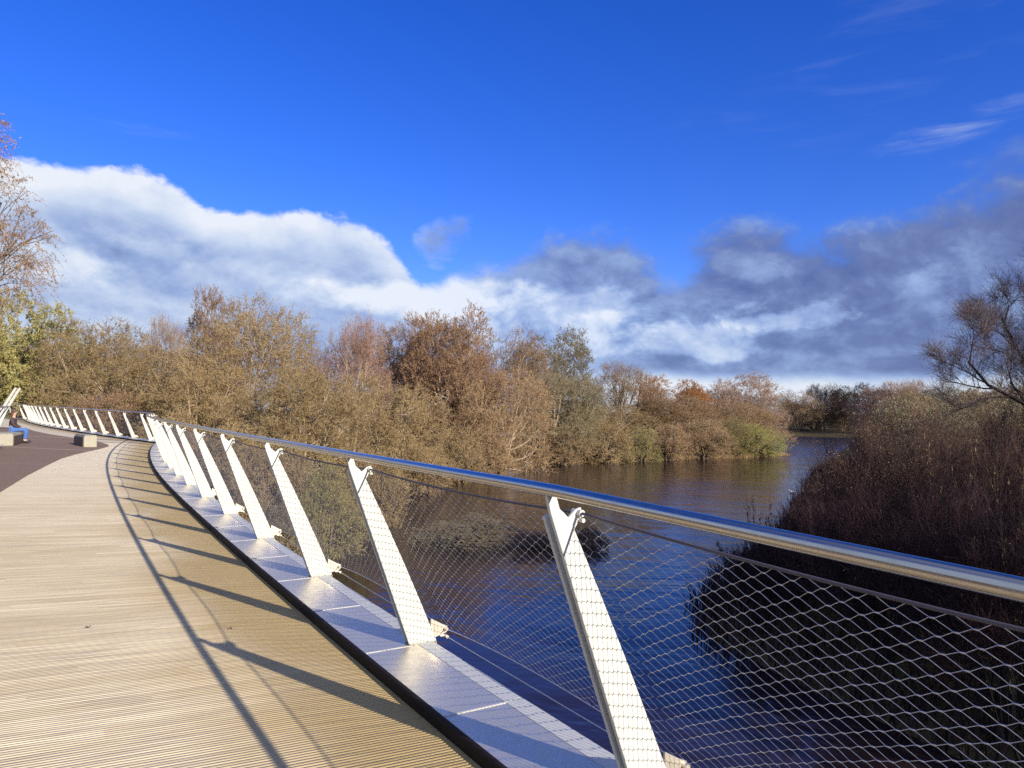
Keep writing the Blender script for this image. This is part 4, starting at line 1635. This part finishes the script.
# the two tall trees that frame the view
plant('bare_tree', 'tall bare purple-twigged tree reaching in from the right edge', 'tree', 'near_bare', X_at(1116, 24), 24, 12.9, PROTO['near_bare'][3] * .94, 'sage', 'mauve', M_BARK_DARK, None, 0.0)
plant('birch_tree', 'tall loose-leaved brown tree reaching in from the left edge', 'tree', 'birch', -32.6, 40, 23.2, 6.4, 'brown', 'pale', M_BARK, None, .6)

# unseen trees added on the right bank by the camera to shade the thicket
for k, (x, y, tp, rd) in enumerate(((34, 1, 13, 6), (31, 10, 13, 5.5), (42, -8, 12.5, 6), (25.5, 15.5, 12, 4.5), (20.8, 9.6, 10.2, 3.8), (19.8, 4.8, 10.5, 3.6))):
    plant('willow_tree', ('unseen shade willow on the right bank beside the viewer', 'unseen shade willow on the right bank farther from the bridge', 'unseen shade willow on the right bank behind the viewer',
                          'unseen shade willow on the right bank beyond the others', 'small unseen shade willow on the right bank next to the thicket', 'second small unseen shade willow on the right bank, nearer the bridge')[k], 'tree', 'willow%d' % (k % 4), x, y, tp, rd, 'brown', 'brown', M_BARK, 'added shade trees on the right bank outside the view')


# reeds and dead grass along the banks
def reeds(name, label, pts, n, h, seed, mat, width):
    rng = np.random.default_rng(seed)
    L = interp_line(pts, 400)
    i = rng.integers(0, 399, n)
    P = L[i] + (L[i + 1 - (i == 399)] - L[i]) * rng.uniform(0, 1, (n, 1)) + rng.normal(0, width, (n, 2))
    sd = signed_river(P[:, 0], P[:, 1])
    keep = sd > -.5
    P, sd = P[keep], sd[keep]
    m = len(P)
    z = np.where(sd < 0, sd * .35, np.minimum(.9, sd * .3)) - .05
    b = np.concatenate([P, z[:, None]], 1)
    hh = h * rng.uniform(.5, 1.2, (m, 1))
    lean = np.concatenate([rng.normal(0, .35, (m, 2)), np.ones((m, 1))], 1)
    tip = b + lean * hh
    a = rng.uniform(0, 2 * PI, m)
    s = np.stack([np.cos(a), np.sin(a), np.zeros(m)], 1) * .018
    mid = b + lean * hh * .55 + np.array([0, 0, .1])
    V = np.stack([b - s, b + s, mid + s * .8, mid - s * .8, tip], 1).reshape(-1, 3)
    o = np.arange(m) * 5
    me = np_mesh(name, V, np.stack([o + 3, o + 2, o + 4], 1), np.stack([o, o + 1, o + 2, o + 3], 1), {'tone': np.repeat(rng.uniform(0, 1, m), 5)})
    return tag(mesh_obj(name, me, mat), label, 'reeds', None, 'stuff')


reeds('reeds', 'dry tan reeds and grass along the left bank and island edge', [(-11, 26), (-11.5, 40), (-14, 54), (-15, 66), (-12, 80), (-5, 89.5), (0, 92)], 16000, .9, 2, PAL['tan'], 1.6)
reeds('reeds', 'thin fringe of dead grass at the island water edge', [(2, 92.5), (14, 100), (26, 107), (37, 112), (43, 117)], 9000, .45, 5, PAL['tan'], .5)
reeds('reeds', 'dark dead stalks at the foot of the right-hand thicket', [(18, 1), (13.4, 8), (10.2, 13), (8.6, 16.3), (7.2, 19.8), (6.3, 22.6), (7.5, 26), (10.5, 32), (15, 40), (25, 60), (36, 85)], 9000, .9, 3, PAL['plum'], 1.0)


# pale forked branches that show in the crowns
def branch(name, label, px, py, Y, seed, L, mat, dirs):
    rng = np.random.default_rng(seed)
    x, z = X_at(px, Y), Z_at(px, py, Y)
    limbs = []

    def grow(p, d, L, r, lev):
        pts, rr = [p.copy()], [r]
        for k in range(6):
            d = d + rng.normal(0, .16, 3)
            d /= np.linalg.norm(d)
            p = p + d * L / 6
            pts.append(p.copy())
            rr.append(r * (1 - .13 * (k + 1)))
        limbs.append((pts, rr))
        if lev < 2:
            for j in range(3):
                q = pts[2 + j]
                dd = d + rng.normal(0, .6, 3)
                grow(q, dd / np.linalg.norm(dd), L * .55, r * .5, lev + 1)
    for d in dirs:
        d = np.array(d, float)
        grow(np.array([x, Y, z]), d / np.linalg.norm(d), L, .055, 0)
    return tag(mesh_obj(name, limbs_mesh(name, limbs), mat), label, 'branch')


# gull on the water, fallen leaves on the deck
def gull():
    x, y = X_at(792, 62), 62
    r = tag(empty('gull', Matrix.Translation((x, y, 0))), 'small white gull floating on the river near the thicket', 'bird')
    prof = [(-.24, .10, .006), (-.18, .085, .03), (-.08, .07, .065), (.03, .065, .08), (.12, .08, .068), (.17, .13, .045), (.20, .18, .045), (.235, .19, .04), (.265, .185, .018)]
    vs, fs = [], []
    n = 12
    for px, pz, rr in prof:
        for k in range(n):
            a = 2 * PI * k / n
            vs.append((px, rr * math.cos(a), pz + rr * math.sin(a)))
    for i in range(len(prof) - 1):
        for k in range(n):
            fs.append((i * n + k, i * n + (k + 1) % n, (i + 1) * n + (k + 1) % n, (i + 1) * n + k))
    mb = MB()
    mb.add(vs, fs + [tuple(range(n))])
    M = Matrix.Translation((x, y, 0)) @ Matrix.Rotation(R_(160), 4, 'Z') @ Matrix.Scale(1.3, 4)
    mw = simple('white_feather', (.8, .8, .8), .7)
    mg = simple('grey_feather', (.35, .37, .40), .7)
    my = simple('yellow_beak', (.6, .4, .08), .5)
    o = mb.build('body', mw, r, True)
    o.matrix_world = M
    for s in (1, -1):
        mb = MB()
        mb.ball((-.07, s * .068, .095), (.17, .016, .045), 12, 8)
        o = mb.build('wing', mg, r, True)
        o.matrix_world = M
    mb = MB()
    mb.tube([(.262, 0, .183), (.31, 0, .172)], [.013, .003], 8)
    o = mb.build('beak', my, r, True)
    o.matrix_world = M


gull()
M_LITTER = simple('dry_leaf', (.10, .05, .03), .8, 0, .4, 60)
ARC_LEAF = [(-10.6, -1.95, 20, 'small brown leaf lying beside the handrail shadow'), (-10.0, -2.6, 75, 'curled brown leaf on bare planks left of the handrail shadow'),
            (-11.0, -1.0, 130, 'brown leaf on the ochre boards by the kerb'), (-14.2, -2.6, 200, 'brown leaf on the nearest planks')]
for s_, o_, rz, lb in ARC_LEAF:
    p = ARC1.at(s_, o_)
    mb = MB()
    pts = []
    for i in range(7):
        t = i / 6
        w = .016 * math.sin(PI * min(1, t * .92 + .05))
        for k in (-1, 0, 1):
            pts.append((-.017 + .034 * t, k * w * .5, .004 + abs(k) * .007 + .012 * (t - .5) ** 2 * 4))
    fs = [(i * 3 + k, i * 3 + k + 1, (i + 1) * 3 + k + 1, (i + 1) * 3 + k) for i in range(6) for k in range(2)]
    mb.add(pts, fs)
    o = mb.build('fallen_leaf', M_LITTER, None, True, 0, Matrix.Translation((p.x, p.y, zplate(p.x, p.y) + DECK_DZ + .003)) @ Matrix.Rotation(R_(rz), 4, 'Z'))
    tag(o, lb, 'leaf', 'fallen leaves on the deck')
